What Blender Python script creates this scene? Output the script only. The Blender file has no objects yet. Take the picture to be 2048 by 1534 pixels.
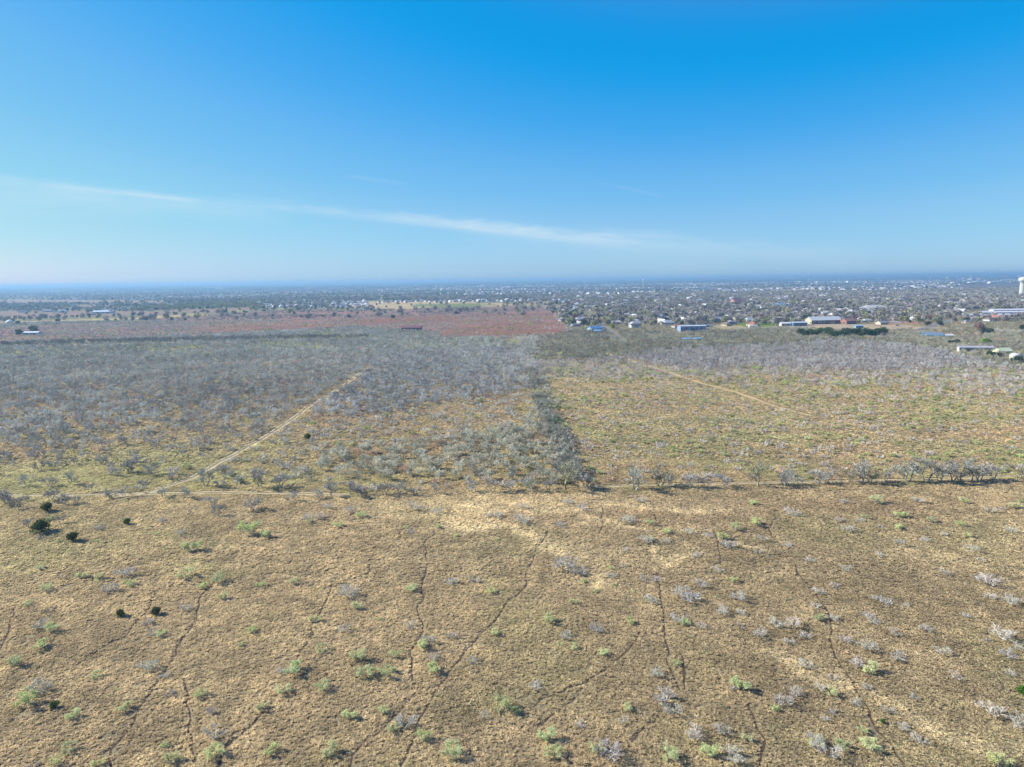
import bpy, math, random
import numpy as np
from mathutils import Matrix, Vector
random.seed(7)
rng = np.random.default_rng(11)
S = bpy.context.scene
# ------------------------------------------------------------------ camera
CAMH = 60.0
FPX = 1384.0                       # focal length in pixels of a 2048 px wide frame
PITCH = math.degrees(math.atan((767 - 560) / FPX))
ROLL = 0.73
cam_d = bpy.data.cameras.new('camera'); cam = bpy.data.objects.new('camera', cam_d)
S.collection.objects.link(cam)
cam_d.sensor_width = 36.0; cam_d.lens = 36.0 * FPX / 2048.0
cam_d.clip_start = 1.0; cam_d.clip_end = 90000.0
RM = Matrix.Rotation(math.radians(90 - PITCH), 4, 'X') @ Matrix.Rotation(math.radians(-ROLL), 4, 'Z')
cam.matrix_world = Matrix.Translation((0, 0, CAMH)) @ RM
S.camera = cam
# ------------------------------------------------------------------ light
SUN_EL, SUN_AZ = 32.0, 12.0        # azimuth: degrees ahead of due left
a, e = math.radians(SUN_AZ), math.radians(SUN_EL)
SUN = Vector((-math.cos(e) * math.cos(a), math.cos(e) * math.sin(a), math.sin(e)))
sd = bpy.data.lights.new('sun', 'SUN'); sun = bpy.data.objects.new('sun', sd); S.collection.objects.link(sun)
sd.energy = 3.9; sd.angle = math.radians(0.5); sd.color = (1.0, 0.965, 0.90)
sun.rotation_euler = SUN.to_track_quat('Z', 'Y').to_euler()
S.view_settings.view_transform = 'Standard'; S.view_settings.look = 'None'
S.view_settings.gamma = 1.0; EXPO = 1.25; S.view_settings.exposure = EXPO
S.render.film_transparent = False
cy = S.cycles
cy.max_bounces = 4; cy.diffuse_bounces = 2; cy.glossy_bounces = 1; cy.transmission_bounces = 1
cy.volume_bounces = 0; cy.transparent_max_bounces = 8
# ------------------------------------------------------------------ pixel -> place on the ground (used to measure the photo)
R3 = np.array(RM.to_3x3())
def direc(px, py):
    v = R3 @ np.array([(px - 1024) / FPX, -(py - 767) / FPX, -1.0])
    return v / np.linalg.norm(v)
def gp(px, py, z=0.0):
    v = R3 @ np.array([(px - 1024) / FPX, -(py - 767) / FPX, -1.0])
    t = (CAMH - z) / max(-v[2], 1e-5)
    return np.array([v[0] * t, v[1] * t])
def proj(x, y, z=0.0):
    p = np.stack([np.asarray(x, float), np.asarray(y, float), np.asarray(z, float) * np.ones_like(np.asarray(x, float)) - CAMH])
    q = R3.T @ p.reshape(3, -1)
    d = np.maximum(-q[2], 1e-3)
    return 1024 + FPX * q[0] / d, 767 - FPX * q[1] / d, d
# ------------------------------------------------------------------ world
world = bpy.data.worlds.new('World'); S.world = world; world.use_nodes = True
nt = world.node_tree; N = nt.nodes; L = nt.links; N.clear()
def nd(t, **kw):
    n = N.new(t)
    for k, v in kw.items(): setattr(n, k, v)
    return n
def mth(op, a_, b_=None, clamp=False):
    n = N.new('ShaderNodeMath'); n.operation = op; n.use_clamp = clamp
    for i, v in enumerate((a_, b_)):
        if v is None: continue
        if isinstance(v, (int, float)): n.inputs[i].default_value = v
        else: L.new(v, n.inputs[i])
    return n.outputs[0]
out = nd('ShaderNodeOutputWorld'); bg = nd('ShaderNodeBackground'); bg.inputs['Strength'].default_value = 0.105
L.new(bg.outputs[0], out.inputs[0])
sky = nd('ShaderNodeTexSky', sky_type='NISHITA'); sky.sun_disc = False
sky.sun_elevation = e; sky.sun_rotation = math.atan2(SUN.x, SUN.y)
sky.altitude = 200; sky.air_density = 1.0; sky.dust_density = 0.35; sky.ozone_density = 2.2
hs = nd('ShaderNodeRGBCurve'); sc_ = nd('ShaderNodeVectorMath', operation='SCALE'); sc_.inputs['Scale'].default_value = .105
L.new(sky.outputs[0], sc_.inputs[0]); L.new(sc_.outputs[0], hs.inputs['Color']); K = 2 ** -EXPO
hs.mapping.extend = 'EXTRAPOLATED'
for ch, cp in enumerate((((0, .16), (.10, .10), (.14, .03), (.16, .006), (.209, .045), (.283, .14), (.352, .20), (.392, .245), (.5, .31), (.6, .38), (.8, .52), (1, .72)),
                         ((0, 0), (.25, .31), (.337, .38), (.44, .48), (.527, .55), (.66, .65), (.8, .72), (1, .84)),
                         ((0, 0), (.2, .5), (.46, .81), (.6, .88), (.8, .89), (1, .9)))):
    cv = hs.mapping.curves[ch]; cv.points[0].location = (0, cp[0][1] * K); cv.points[1].location = (1, cp[-1][1] * K)
    for (u, v) in cp[1:-1]: cv.points.new(u, v * K)
hs.mapping.update()
tc = nd('ShaderNodeTexCoord')
def vdot(vec):
    n = nd('ShaderNodeVectorMath', operation='DOT_PRODUCT'); L.new(tc.outputs['Generated'], n.inputs[0]); n.inputs[1].default_value = vec
    return n.outputs['Value']
total = None
# thin cirrus streaks, each on a great circle through two directions
for (x0, y0, x1, y1, w, amt, sx, seed) in [
        (-300, 330, 1500, 512, .0048, .26, 9, 1.3), (440, 392, 1330, 506, .0065, .30, 6, 1.3), (760, 428, 1290, 486, .0070, .75, 7, 9.3), (-700, 300, 600, 438, .011, .50, 5, 4.1),
        (60, 368, 420, 405, .0035, .45, 6, 5.7), (-400, 396, 330, 425, .012, .30, 3, 2.2), (1150, 470, 1750, 518, .013, .38, 4, 6.2), (1180, 362, 1340, 396, .002, .12, 5, 3.9), (680, 350, 820, 368, .0025, .2, 5, 3.2),
        (900, 470, 1500, 530, .022, .22, 3, 8.8)]:
    d0, d1 = direc(x0, y0), direc(x1, y1)
    n_ = np.cross(d0, d1); n_ /= np.linalg.norm(n_)
    m_ = d0 + d1; m_ /= np.linalg.norm(m_); t_ = np.cross(n_, m_); half = math.acos(np.clip(np.dot(d0, m_), -1, 1))
    perp = vdot(tuple(n_)); al = vdot(tuple(t_ / half))
    cmb = nd('ShaderNodeCombineXYZ'); L.new(mth('MULTIPLY', al, sx * half * 1.6), cmb.inputs[0]); L.new(mth('MULTIPLY', perp, 55.0), cmb.inputs[1]); cmb.inputs[2].default_value = seed
    nz = nd('ShaderNodeTexNoise'); nz.inputs['Scale'].default_value = 2.2; nz.inputs['Detail'].default_value = 5; nz.inputs['Distortion'].default_value = .5
    L.new(cmb.outputs[0], nz.inputs['Vector'])
    wob = mth('MULTIPLY', mth('SUBTRACT', nz.outputs[0], .5), w * 1.6)
    q = mth('DIVIDE', mth('ADD', perp, wob), w)
    g = mth('EXPONENT', mth('MULTIPLY', mth('MULTIPLY', q, q), -1.0))
    al2 = mth('MULTIPLY', al, al)
    env = mth('SUBTRACT', 1.0, mth('MULTIPLY', al2, al2), True)
    f = mth('MULTIPLY', mth('MULTIPLY', g, env), mth('MULTIPLY', mth('POWER', nz.outputs[0], 1.2), amt))
    total = f if total is None else mth('ADD', total, f, True)
mx = nd('ShaderNodeMix', data_type='RGBA'); L.new(total, mx.inputs[0]); L.new(hs.outputs[0], mx.inputs[6]); mx.inputs[7].default_value = (.72 * K, .85 * K, .93 * K, 1)
up_ = nd('ShaderNodeVectorMath', operation='SCALE'); up_.inputs['Scale'].default_value = 1 / .105
L.new(mx.outputs[2], up_.inputs[0]); L.new(up_.outputs[0], bg.inputs['Color'])
# ------------------------------------------------------------------ noise and helpers
def _h(ix, iy, s):
    h = (ix.astype(np.int64) * 374761393 + iy.astype(np.int64) * 668265263 + s * 1442695041) & 0xFFFFFFFF
    h = ((h ^ (h >> 13)) * 1274126177) & 0xFFFFFFFF
    return ((h ^ (h >> 16)) & 0xFFFF) / 65535.0
def vn(x, y, s):
    x0, y0 = np.floor(x), np.floor(y); fx, fy = x - x0, y - y0
    fx = fx * fx * (3 - 2 * fx); fy = fy * fy * (3 - 2 * fy)
    a_, b_ = _h(x0, y0, s), _h(x0 + 1, y0, s); c_, d_ = _h(x0, y0 + 1, s), _h(x0 + 1, y0 + 1, s)
    return (a_ * (1 - fx) + b_ * fx) * (1 - fy) + (c_ * (1 - fx) + d_ * fx) * fy
def fbm(x, y, sc, s=1, o=4):
    t = 0; amp = .5; n_ = 0
    for k in range(o):
        t = t + amp * vn(x / sc * 2 ** k + 31.7 * k, y / sc * 2 ** k - 17.3 * k, s + k); n_ += amp; amp *= .55
    return t / n_
def sstep(a_, b_, v):
    t = np.clip((v - a_) / (b_ - a_), 0, 1); return t * t * (3 - 2 * t)
def P(pts): return np.array([gp(*p) for p in pts])
def inpoly(x, y, poly):
    r = np.zeros(x.shape, bool); n_ = len(poly); j = n_ - 1
    for i in range(n_):
        xi, yi = poly[i]; xj, yj = poly[j]
        c = ((yi > y) != (yj > y)) & (x < (xj - xi) * (y - yi) / (yj - yi + 1e-12) + xi)
        r ^= c; j = i
    return r
def linedist(x, y, pl):
    d = np.full(x.shape, 1e9)
    for (ax, ay), (bx, by) in zip(pl[:-1], pl[1:]):
        m = (x > min(ax, bx) - 30) & (x < max(ax, bx) + 30) & (y > min(ay, by) - 30) & (y < max(ay, by) + 30)
        if not m.any(): continue
        vx, vy = bx - ax, by - ay; t = np.clip(((x[m] - ax) * vx + (y[m] - ay) * vy) / (vx * vx + vy * vy + 1e-9), 0, 1)
        d[m] = np.minimum(d[m], np.hypot(x[m] - ax - t * vx, y[m] - ay - t * vy))
    return d
def srgb(r, g, b): return np.array([((c / 255) / 12.92 if c / 255 <= .04045 else ((c / 255 + .055) / 1.055) ** 2.4) for c in (r, g, b)])
def hill(x, y):
    d = np.hypot(x, y); az = np.arctan2(x, y)
    ramp = sstep(6000, 17000, d)
    base = 40 + 55 * vn(az * 2.2 + 7, d / 9000, 5) + 28 * vn(az * 7 + 3, d / 5000, 8) + 9 * vn(az * 30, d / 2500, 9)
    base = base + 55 * sstep(-.1, .6, az) * sstep(12000, 17000, d) - 18 * sstep(.2, -.6, az)
    mid = 9 * (fbm(x, y, 2600, 33, 3) - .5) * sstep(2500, 5000, d)
    return ramp * base * .29 + mid
# ------------------------------------------------------------------ the lie of the land, measured once from the photograph
ROW = P([(-900, 1003), (0, 990), (280, 987), (700, 994), (1100, 986), (1300, 980), (1600, 974), (2048, 962), (3000, 940)])
CREEK = P([(-900, 706), (0, 694), (300, 687), (560, 682), (800, 679), (1080, 672)])
def yline(x, pl): return np.interp(x, pl[:, 0], pl[:, 1])
WOOD_MID = P([(742, 730), (600, 824), (700, 838), (800, 826), (900, 806), (1075, 782), (1080, 700), (760, 700)])
CENTER = P([(600, 824), (700, 838), (800, 826), (900, 806), (1075, 782), (1150, 990), (250, 990), (500, 880)])
THICKET = P([(640, 930), (690, 905), (860, 884), (1000, 868), (1066, 846), (1088, 812), (1104, 812), (1134, 870), (1152, 972), (930, 968), (860, 958), (680, 962)])
MOUND = P([(1190, 722), (1350, 700), (1560, 690), (1700, 680), (1860, 696), (2010, 730), (1900, 742), (1400, 738)])
RIGHT = P([(1075, 722), (1190, 722), (1400, 738), (2048, 740), (3200, 730), (3200, 950), (2048, 962), (1150, 985), (1110, 880)])
RED = P([(-900, 690), (-300, 668), (0, 655), (250, 645), (400, 629), (560, 621), (760, 620), (1000, 612), (1090, 612), (1130, 650), (1145, 669), (1040, 673), (890, 674), (850, 663), (700, 654), (560, 663), (400, 669), (250, 679), (0, 687)])
STRIPE = P([(380, 654), (560, 643), (760, 635), (960, 629), (1100, 622), (1140, 665), (1000, 672), (880, 672), (860, 660), (700, 653), (560, 661), (400, 666)])
GROVE = P([(230, 624), (330, 612), (430, 606), (530, 603), (530, 617), (420, 624), (300, 630)])
BRUSHBAND = P([(1080, 672), (1150, 664), (1380, 668), (1560, 658), (1760, 664), (1900, 660), (2048, 668), (3200, 676), (3200, 730), (2048, 740), (2010, 732), (1860, 696), (1700, 680), (1560, 690), (1350, 700), (1190, 722), (1075, 722)])
TOWN = P([(1100, 612), (1130, 650), (1150, 664), (1380, 668), (1560, 656), (1760, 664), (1900, 660), (3200, 676), (3200, 578), (2048, 572), (1600, 574), (1100, 592)])
SUBURB = P([(508, 616), (500, 604), (560, 598), (700, 597), (760, 610), (735, 617)])
FIELDS = [  # (polygon, colour)
    ([(735, 617), (722, 603), (760, 601), (900, 603), (1040, 608), (1000, 613), (800, 618)], srgb(196, 172, 128)),
    ([(840, 607), (920, 606), (1000, 609), (940, 614), (820, 614)], srgb(118, 128, 72)),
    ([(1540, 578), (1760, 580), (1760, 583), (1540, 583)], srgb(168, 140, 110)),
    ([(1160, 588), (1280, 589), (1275, 592), (1160, 592)], srgb(176, 150, 118)),
    ([(760, 595), (800, 594), (800, 598), (755, 599)], srgb(150, 150, 110)),
    ([(-400, 600), (60, 599), (330, 601), (330, 606), (-400, 612)], srgb(165, 140, 120)),
    ([(-400, 625), (300, 622), (500, 615), (500, 621), (300, 630), (-400, 650)], srgb(150, 125, 108)),
    ([(-300, 648), (0, 643), (120, 641), (450, 626), (440, 631), (110, 645), (0, 650), (-300, 657)], srgb(200, 172, 120)),
    ([(150, 610), (500, 601), (500, 604), (150, 613)], srgb(160, 132, 118)),
    ([(1500, 642), (1560, 645), (1545, 653), (1450, 651)], srgb(112, 132, 52)),
    ([(1720, 647), (1860, 650), (1840, 657), (1700, 655)], srgb(150, 138, 88)),
    ([(1560, 651), (1660, 648), (1800, 650), (1900, 656), (1760, 661), (1600, 657)], srgb(186, 166, 136)),
    ([(1740, 642), (1840, 642), (1880, 648), (1750, 650)], srgb(166, 130, 100)),
    ([(1920, 634), (1960, 628), (2200, 634), (2200, 642), (1960, 640)], srgb(150, 130, 92)),
    ([(1900, 700), (2080, 704), (2080, 712), (1900, 708)], srgb(176, 164, 120)),
    ([(1430, 650), (1560, 654), (1530, 658), (1430, 656)], srgb(176, 162, 124)),
    ([(1900, 570), (2048, 565), (2300, 566), (2300, 574), (1930, 577)], srgb(120, 108, 104)),
    ([(1860, 660), (1990, 661), (1960, 680), (1880, 676)], srgb(142, 118, 98)),
]
FIELDS = [(P(p), c) for p, c in FIELDS]
def blob(px, py, rx, ry, col, k):
    c = gp(px, py); D = np.hypot(c[1], CAMH)
    wx = rx * D / FPX; wy = abs(gp(px, py - ry)[1] - gp(px, py + ry)[1]) / 2
    return (c[0], c[1], wx, wy, np.array(col), k)
TAN = srgb(180, 156, 118); STRAW = srgb(200, 183, 146); RUST = srgb(162, 142, 112); OLIVE = srgb(160, 156, 112); GREY = srgb(150, 143, 126)
BLOBS = [blob(*b) for b in [
    (1040, 1010, 330, 22, STRAW, .75), (1180, 1100, 90, 18, STRAW, .6), (980, 1050, 120, 12, STRAW, .55), (1300, 1030, 260, 22, RUST, .55),
    (1750, 1010, 420, 28, RUST, .7), (1900, 1120, 160, 40, STRAW, .3), (60, 1090, 260, 70, OLIVE, .35), (100, 960, 400, 40, OLIVE, .7),
    (330, 920, 260, 40, OLIVE, .55), (640, 960, 200, 25, OLIVE, .45), (420, 1140, 90, 20, OLIVE, .4), (780, 840, 160, 14, RUST, .4),
    (760, 860, 180, 18, RUST, .3), (1000, 800, 80, 12, RUST, .5), (1320, 870, 200, 60, OLIVE, .3), (1500, 760, 120, 12, RUST, .55), (1620, 800, 160, 14, RUST, .5),
    (1500, 900, 180, 24, RUST, .35), (1900, 880, 160, 30, RUST, .25), (300, 790, 110, 10, RUST, .3), (1270, 800, 100, 25, RUST, .4), (1900, 760, 240, 14, OLIVE, .4), (2000, 860, 120, 12, RUST, .5),
    (100, 708, 70, 3.5, srgb(180, 180, 80), .8), (160, 710, 40, 3, srgb(190, 165, 90), .8), (610, 697, 90, 3, srgb(180, 185, 85), .8), (840, 690, 90, 4, srgb(150, 160, 70), .6),
    (350, 700, 30, 2.5, srgb(195, 170, 80), .8), (900, 702, 80, 3, srgb(150, 125, 90), .7), (1120, 690, 60, 5, srgb(180, 160, 100), .7)]]
SEAMS = [  # pale straw streaks in the grass
    ([(900, 1035), (1000, 1052), (1080, 1085), (1170, 1118), (1210, 1150)], 3.0), ([(1540, 1300), (1640, 1350), (1720, 1372), (1790, 1390), (1850, 1425), (1980, 1480), (2070, 1510)], 1.5),
    ([(820, 990), (960, 1012), (1090, 1020), (1500, 1012)], 2.6), ([(1290, 1085), (1330, 1110), (1420, 1120)], 1.6), ([(1170, 1040), (1300, 1062), (1430, 1080), (1540, 1100)], 1.2)]
SEAMS = [(P(p), w) for p, w in SEAMS]
ROADS = {
    'left': (P([(232, 993), (300, 984), (380, 958), (440, 925), (480, 902), (520, 880), (570, 848), (620, 812), (680, 776), (720, 747), (742, 736)]), 3.0),
    'row': (P([(-200, 992), (30, 991), (160, 990), (280, 988), (420, 985), (560, 986), (700, 990)]), 2.6),
    'rowright': (P([(1190, 973), (1300, 970), (1500, 966), (1700, 962), (1900, 957), (2120, 950)]), 2.2),
    'right': (P([(1080, 674), (1110, 684), (1150, 694), (1200, 704), (1250, 717), (1310, 737), (1400, 766), (1470, 784), (1550, 812), (1620, 830)]), 2.8),
    'creek': (P([(-200, 697), (0, 693), (200, 688), (400, 684), (560, 680), (800, 676), (1080, 673), (1170, 671)]), 5.0),
    'town': (P([(1247, 684), (1225, 664), (1205, 648), (1185, 632), (1178, 622)]), 5.0),
    'townright': (P([(1830, 664), (1885, 646), (1935, 630), (1975, 619), (2010, 610)]), 9.0),
    'yard': (P([(1420, 656), (1560, 658), (1660, 655), (1790, 657), (1900, 660)]), 6.0),
    'home': (P([(1975, 707), (2010, 709), (2080, 712)]), 4.0),
}
TRAILS = [[(870, 1060), (845, 1090), (859, 1127), (851, 1153), (841, 1177), (839, 1204), (834, 1234), (842, 1266), (823, 1306), (827, 1359)],
    [(1100, 1060), (1074, 1100), (1064, 1124), (1044, 1177), (1024, 1196), (1012, 1207), (985, 1247), (940, 1295), (908, 1335), (878, 1367), (841, 1439), (825, 1485), (801, 1525), (790, 1560)],
    [(878, 1367), (814, 1405), (790, 1430), (747, 1469), (704, 1514), (690, 1550)],
    [(430, 1165), (404, 1196), (393, 1228), (369, 1274), (334, 1335), (307, 1378), (283, 1421), (251, 1461), (230, 1503), (222, 1550)],
    [(368, 1360), (374, 1391), (385, 1445), (386, 1498), (392, 1550)], [(307, 1183), (286, 1231), (254, 1274), (198, 1300), (166, 1322), (144, 1340)],
    [(1310, 1150), (1321, 1188), (1329, 1252), (1335, 1298), (1345, 1351), (1353, 1375)], [(1363, 1311), (1369, 1346), (1362, 1375)],
    [(1315, 1434), (1281, 1466), (1251, 1495)], [(1275, 1268), (1254, 1300), (1211, 1338), (1174, 1365), (1093, 1394), (1060, 1420)],
    [(1590, 1130), (1603, 1151), (1627, 1185), (1656, 1231), (1660, 1274), (1675, 1314), (1696, 1356), (1742, 1421), (1763, 1461), (1784, 1487), (1800, 1525), (1806, 1550)],
    [(1204, 1013), (1208, 1045), (1200, 1070)], [(1309, 1025), (1313, 1043)], [(1428, 1060), (1432, 1085), (1442, 1130)], [(2027, 973), (2007, 990)], [(1550, 1035), (1542, 1060), (1548, 1085)],
    [(750, 1090), (745, 1120), (735, 1160)], [(28, 1215), (20, 1260), (0, 1310)], [(680, 1150), (650, 1200), (620, 1270), (600, 1310)], [(1170, 1375), (1120, 1420), (1080, 1455)], [(1963, 1235), (1985, 1260)],
    [(1620, 985), (1700, 980), (1850, 985), (1990, 975)], [(1500, 1410), (1520, 1470), (1515, 1550)], [(560, 1400), (500, 1450), (450, 1500), (420, 1550)]]
TRAILS = [P(t) for t in TRAILS]
def wander(pl, amp, step):
    o = []
    for (a0, a1) in zip(pl[:-1], pl[1:]):
        n_ = max(1, int(np.hypot(*(a1 - a0)) / step))
        for k in range(n_): o.append(a0 + (a1 - a0) * k / n_)
    o.append(pl[-1]); o = np.array(o)
    o[:, 0] += amp * 2 * (fbm(o[:, 0], o[:, 1], step * 4, 71, 2) - .5); o[:, 1] += amp * 2 * (fbm(o[:, 0], o[:, 1], step * 4, 72, 2) - .5)
    return o
TRAILS = [wander(t, .9, 1.2) for t in TRAILS]
def gcol(x, y):
    """colour of the soil and dry grass at a place, with a light balance painted in"""
    n1, n2, n3 = fbm(x, y, 60, 3), fbm(x, y, 9, 13), fbm(x, y, 400, 23)
    wx = x + 10 * (n2 - .5); wy = y + 16 * (fbm(x, y, 14, 14) - .5)
    c = np.empty(x.shape + (3,)); c[:] = srgb(168, 152, 119)
    def mix(m, col): c[:] = c + (col - c) * np.clip(m, 0, 1)[..., None]
    d = np.hypot(x, y)
    mix(sstep(.42, .62, n1) * .45, srgb(158, 142, 110)); mix(sstep(.52, .7, n2) * .25, STRAW); mix(sstep(.5, .7, fbm(x, y, 25, 43)) * .25, OLIVE)
    beyond = (wy > yline(x, ROW))
    mix(beyond * .4, srgb(162, 148, 112))
    r = inpoly(wx, wy, RIGHT)
    mix(r * sstep(.47, .57, fbm(x, y, 12, 51)) * .4, srgb(168, 146, 112)); mix(r * sstep(.5, .62, fbm(x, y, 17, 61)) * .45, srgb(152, 150, 104))
    left = beyond & (wx < yline(wy, np.array([[200, 0], [2000, 0]]))) & ~r
    mix(left * sstep(230, 420, d) * .6, srgb(134, 122, 104)); mix((beyond & ~r) * sstep(.52, .66, fbm(x, y, 16, 52)) * .3, srgb(162, 138, 106))
    mix((beyond & ~r) * sstep(.54, .66, fbm(x, y, 13, 53)) * .4, srgb(160, 152, 98))
    mix(inpoly(wx, wy, MOUND) * .6, srgb(136, 118, 108))
    bb = inpoly(wx, wy, BRUSHBAND); mix(bb * .6, srgb(120, 116, 84))
    crk = beyond & (wy > yline(x, CREEK) - 140) & (x < gp(1100, 690)[0]); mix(crk * .55, srgb(112, 114, 88)); mix(crk * sstep(.55, .65, fbm(x, y, 40, 55)) * .6, srgb(166, 164, 84))
    for (cx, cy_, rx, ry, col, k) in BLOBS:
        q = ((wx - cx) / rx) ** 2 + ((wy - cy_) / ry) ** 2
        m = np.exp(-q * 1.2) * k * (.55 + .9 * n2)
        mix(m, col)
    for pl, w in SEAMS:
        dd = linedist(wx, wy, pl); mix(np.exp(-(dd / w) ** 2) * .65 * sstep(.28, .58, n2), srgb(216, 200, 160))
    rd = inpoly(x + 30 * (n2 - .5), y + 60 * (n1 - .5) - 0, RED)
    mix(rd * .9, srgb(146, 118, 104)); st_ = inpoly(x + 60 * (n2 - .5), y + 90 * (n1 - .5), STRIPE) & rd; mix(st_ * .85, srgb(142, 102, 84)); mix(rd * sstep(.5, .62, fbm(x, y, 70, 81)) * .6, srgb(128, 112, 98)); mix(rd * sstep(.52, .62, fbm(x * .35, y, 60, 82)) * .6, srgb(166, 120, 102))
    far = sstep(1700, 2400, d) * (~rd); mix(far * .8, srgb(112, 112, 92)); mix(far * sstep(.55, .68, fbm(x * .5, y, 700, 91)) * .7, srgb(160, 140, 112))
    tw = inpoly(wx, wy, TOWN); mix(tw * .8, srgb(128, 120, 88)); mix(tw * sstep(.5, .62, fbm(x, y, 60, 83)) * .5, srgb(168, 152, 118))
    mix(inpoly(x, y, SUBURB) * .8, srgb(128, 130, 120))
    for pl, col in FIELDS: mix(inpoly(x + 14 * (n2 - .5), y + 24 * (n1 - .5), pl) * .9, col)
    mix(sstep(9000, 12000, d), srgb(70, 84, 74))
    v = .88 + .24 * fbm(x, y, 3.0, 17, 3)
    v = v * (1.07 - .17 * sstep(-60, 70, x) * sstep(300, 120, d))  # near ground painted lighter at left, darker at right, to offset the backlighting
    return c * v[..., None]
# ------------------------------------------------------------------ objects
def coll_link(o): S.collection.objects.link(o)
def tag(o, label=None, cat=None, group=None, kind=None):
    if label: o['label'] = label
    if cat: o['category'] = cat
    if group: o['group'] = group
    if kind: o['kind'] = kind
    return o
def empty(name, loc, rz=0, sc=1):
    o = bpy.data.objects.new(name, None); o.location = loc; o.rotation_euler = (0, 0, rz); o.scale = (sc, sc, sc); o.empty_display_size = 1; coll_link(o); return o
def mesh(name, v, f, mat, smooth=False):
    me = bpy.data.meshes.new(name); me.from_pydata([tuple(map(float, p)) for p in v], [], f); me.materials.append(mat)
    if smooth: me.polygons.foreach_set('use_smooth', [True] * len(f))
    me.update(); return me
def obj(name, me, parent=None, loc=(0, 0, 0), link=True):
    o = bpy.data.objects.new(name, me); o.location = loc
    if parent: o.parent = parent
    if link: coll_link(o)
    return o
def fastmesh(name, co, faces, mat, nper):
    me = bpy.data.meshes.new(name); me.vertices.add(len(co)); me.vertices.foreach_set('co', co.astype(np.float32).ravel())
    nf = len(faces); me.loops.add(nf * nper); me.polygons.add(nf)
    me.loops.foreach_set('vertex_index', faces.astype(np.int32).ravel()); me.polygons.foreach_set('loop_start', np.arange(0, nf * nper, nper, dtype=np.int32))
    me.materials.append(mat); me.update(calc_edges=True); return me
# materials
def material(name, rough=.9, spec=.2):
    m = bpy.data.materials.new(name); m.use_nodes = True; b = m.node_tree.nodes['Principled BSDF']
    b.inputs['Roughness'].default_value = rough; b.inputs['Specular IOR Level'].default_value = spec
    return m, m.node_tree, b
def flat(name, col, rough=.7, spec=.3, var=.25, scale=3.0):
    m, t, b = material(name, rough, spec)
    nz = t.nodes.new('ShaderNodeTexNoise'); nz.inputs['Scale'].default_value = scale; nz.inputs['Detail'].default_value = 4
    tcn = t.nodes.new('ShaderNodeTexCoord'); t.links.new(tcn.outputs['Object'], nz.inputs['Vector'])
    mp = t.nodes.new('ShaderNodeMapRange'); mp.inputs[3].default_value = 1 - var; mp.inputs[4].default_value = 1 + var; t.links.new(nz.outputs[0], mp.inputs[0])
    vm = t.nodes.new('ShaderNodeVectorMath'); vm.operation = 'SCALE'; vm.inputs[0].default_value = tuple(col); t.links.new(mp.outputs[0], vm.inputs['Scale'])
    t.links.new(vm.outputs[0], b.inputs['Base Color']); return m
def tinted(name, rough=.85, spec=.15, var=.3, translucent=0.0, scale=1.2):
    """colour of each single thing (object colour, or the tint stored on each point of a mass) with a little noise"""
    m, t, b = material(name, rough, spec)
    at = t.nodes.new('ShaderNodeAttribute'); at.attribute_type = 'INSTANCER'; at.attribute_name = 'tint'
    oi = t.nodes.new('ShaderNodeObjectInfo')
    ad = t.nodes.new('ShaderNodeVectorMath'); ad.operation = 'ADD'; t.links.new(at.outputs['Color'], ad.inputs[0]); t.links.new(oi.outputs['Color'], ad.inputs[1])
    nz = t.nodes.new('ShaderNodeTexNoise'); nz.inputs['Scale'].default_value = scale; nz.inputs['Detail'].default_value = 3
    ge = t.nodes.new('ShaderNodeNewGeometry'); t.links.new(ge.outputs['Position'], nz.inputs['Vector'])
    mp = t.nodes.new('ShaderNodeMapRange'); mp.inputs[3].default_value = 1 - var; mp.inputs[4].default_value = 1 + var; t.links.new(nz.outputs[0], mp.inputs[0])
    vm = t.nodes.new('ShaderNodeVectorMath'); vm.operation = 'SCALE'; t.links.new(ad.outputs[0], vm.inputs[0]); t.links.new(mp.outputs[0], vm.inputs['Scale'])
    t.links.new(vm.outputs[0], b.inputs['Base Color'])
    if translucent:
        tr = t.nodes.new('ShaderNodeBsdfTranslucent'); t.links.new(vm.outputs[0], tr.inputs['Color']); ms = t.nodes.new('ShaderNodeMixShader'); ms.inputs[0].default_value = translucent
        t.links.new(b.outputs[0], ms.inputs[1]); t.links.new(tr.outputs[0], ms.inputs[2]); t.links.new(ms.outputs[0], t.nodes['Material Output'].inputs[0])
    return m
M_TWIG = tinted('bark_and_twigs'); M_LEAF = tinted('foliage', var=.35, translucent=.3); M_TUFT = tinted('dry_grass', var=.16, scale=.5, translucent=.45); M_WALL = tinted('painted_wall', var=.12); M_ROOF = tinted('roofing', var=.2)
# ground
mg, t, b = material('ground_soil_and_grass', 1.0, .05)
at = t.nodes.new('ShaderNodeAttribute'); at.attribute_name = 'tint'
tcn = t.nodes.new('ShaderNodeTexCoord')
n1 = t.nodes.new('ShaderNodeTexNoise'); n1.inputs['Scale'].default_value = .9; n1.inputs['Detail'].default_value = 6; n1.inputs['Roughness'].default_value = .65
n2 = t.nodes.new('ShaderNodeTexNoise'); n2.inputs['Scale'].default_value = .12; n2.inputs['Detail'].default_value = 4
for n_ in (n1, n2): t.links.new(tcn.outputs['Object'], n_.inputs['Vector'])
m1 = t.nodes.new('ShaderNodeMapRange'); m1.inputs[1].default_value = .3; m1.inputs[2].default_value = .7; m1.inputs[3].default_value = .78; m1.inputs[4].default_value = 1.14; t.links.new(n1.outputs[0], m1.inputs[0])
m2 = t.nodes.new('ShaderNodeMapRange'); m2.inputs[1].default_value = .3; m2.inputs[2].default_value = .7; m2.inputs[3].default_value = .82; m2.inputs[4].default_value = 1.15; t.links.new(n2.outputs[0], m2.inputs[0])
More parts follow.
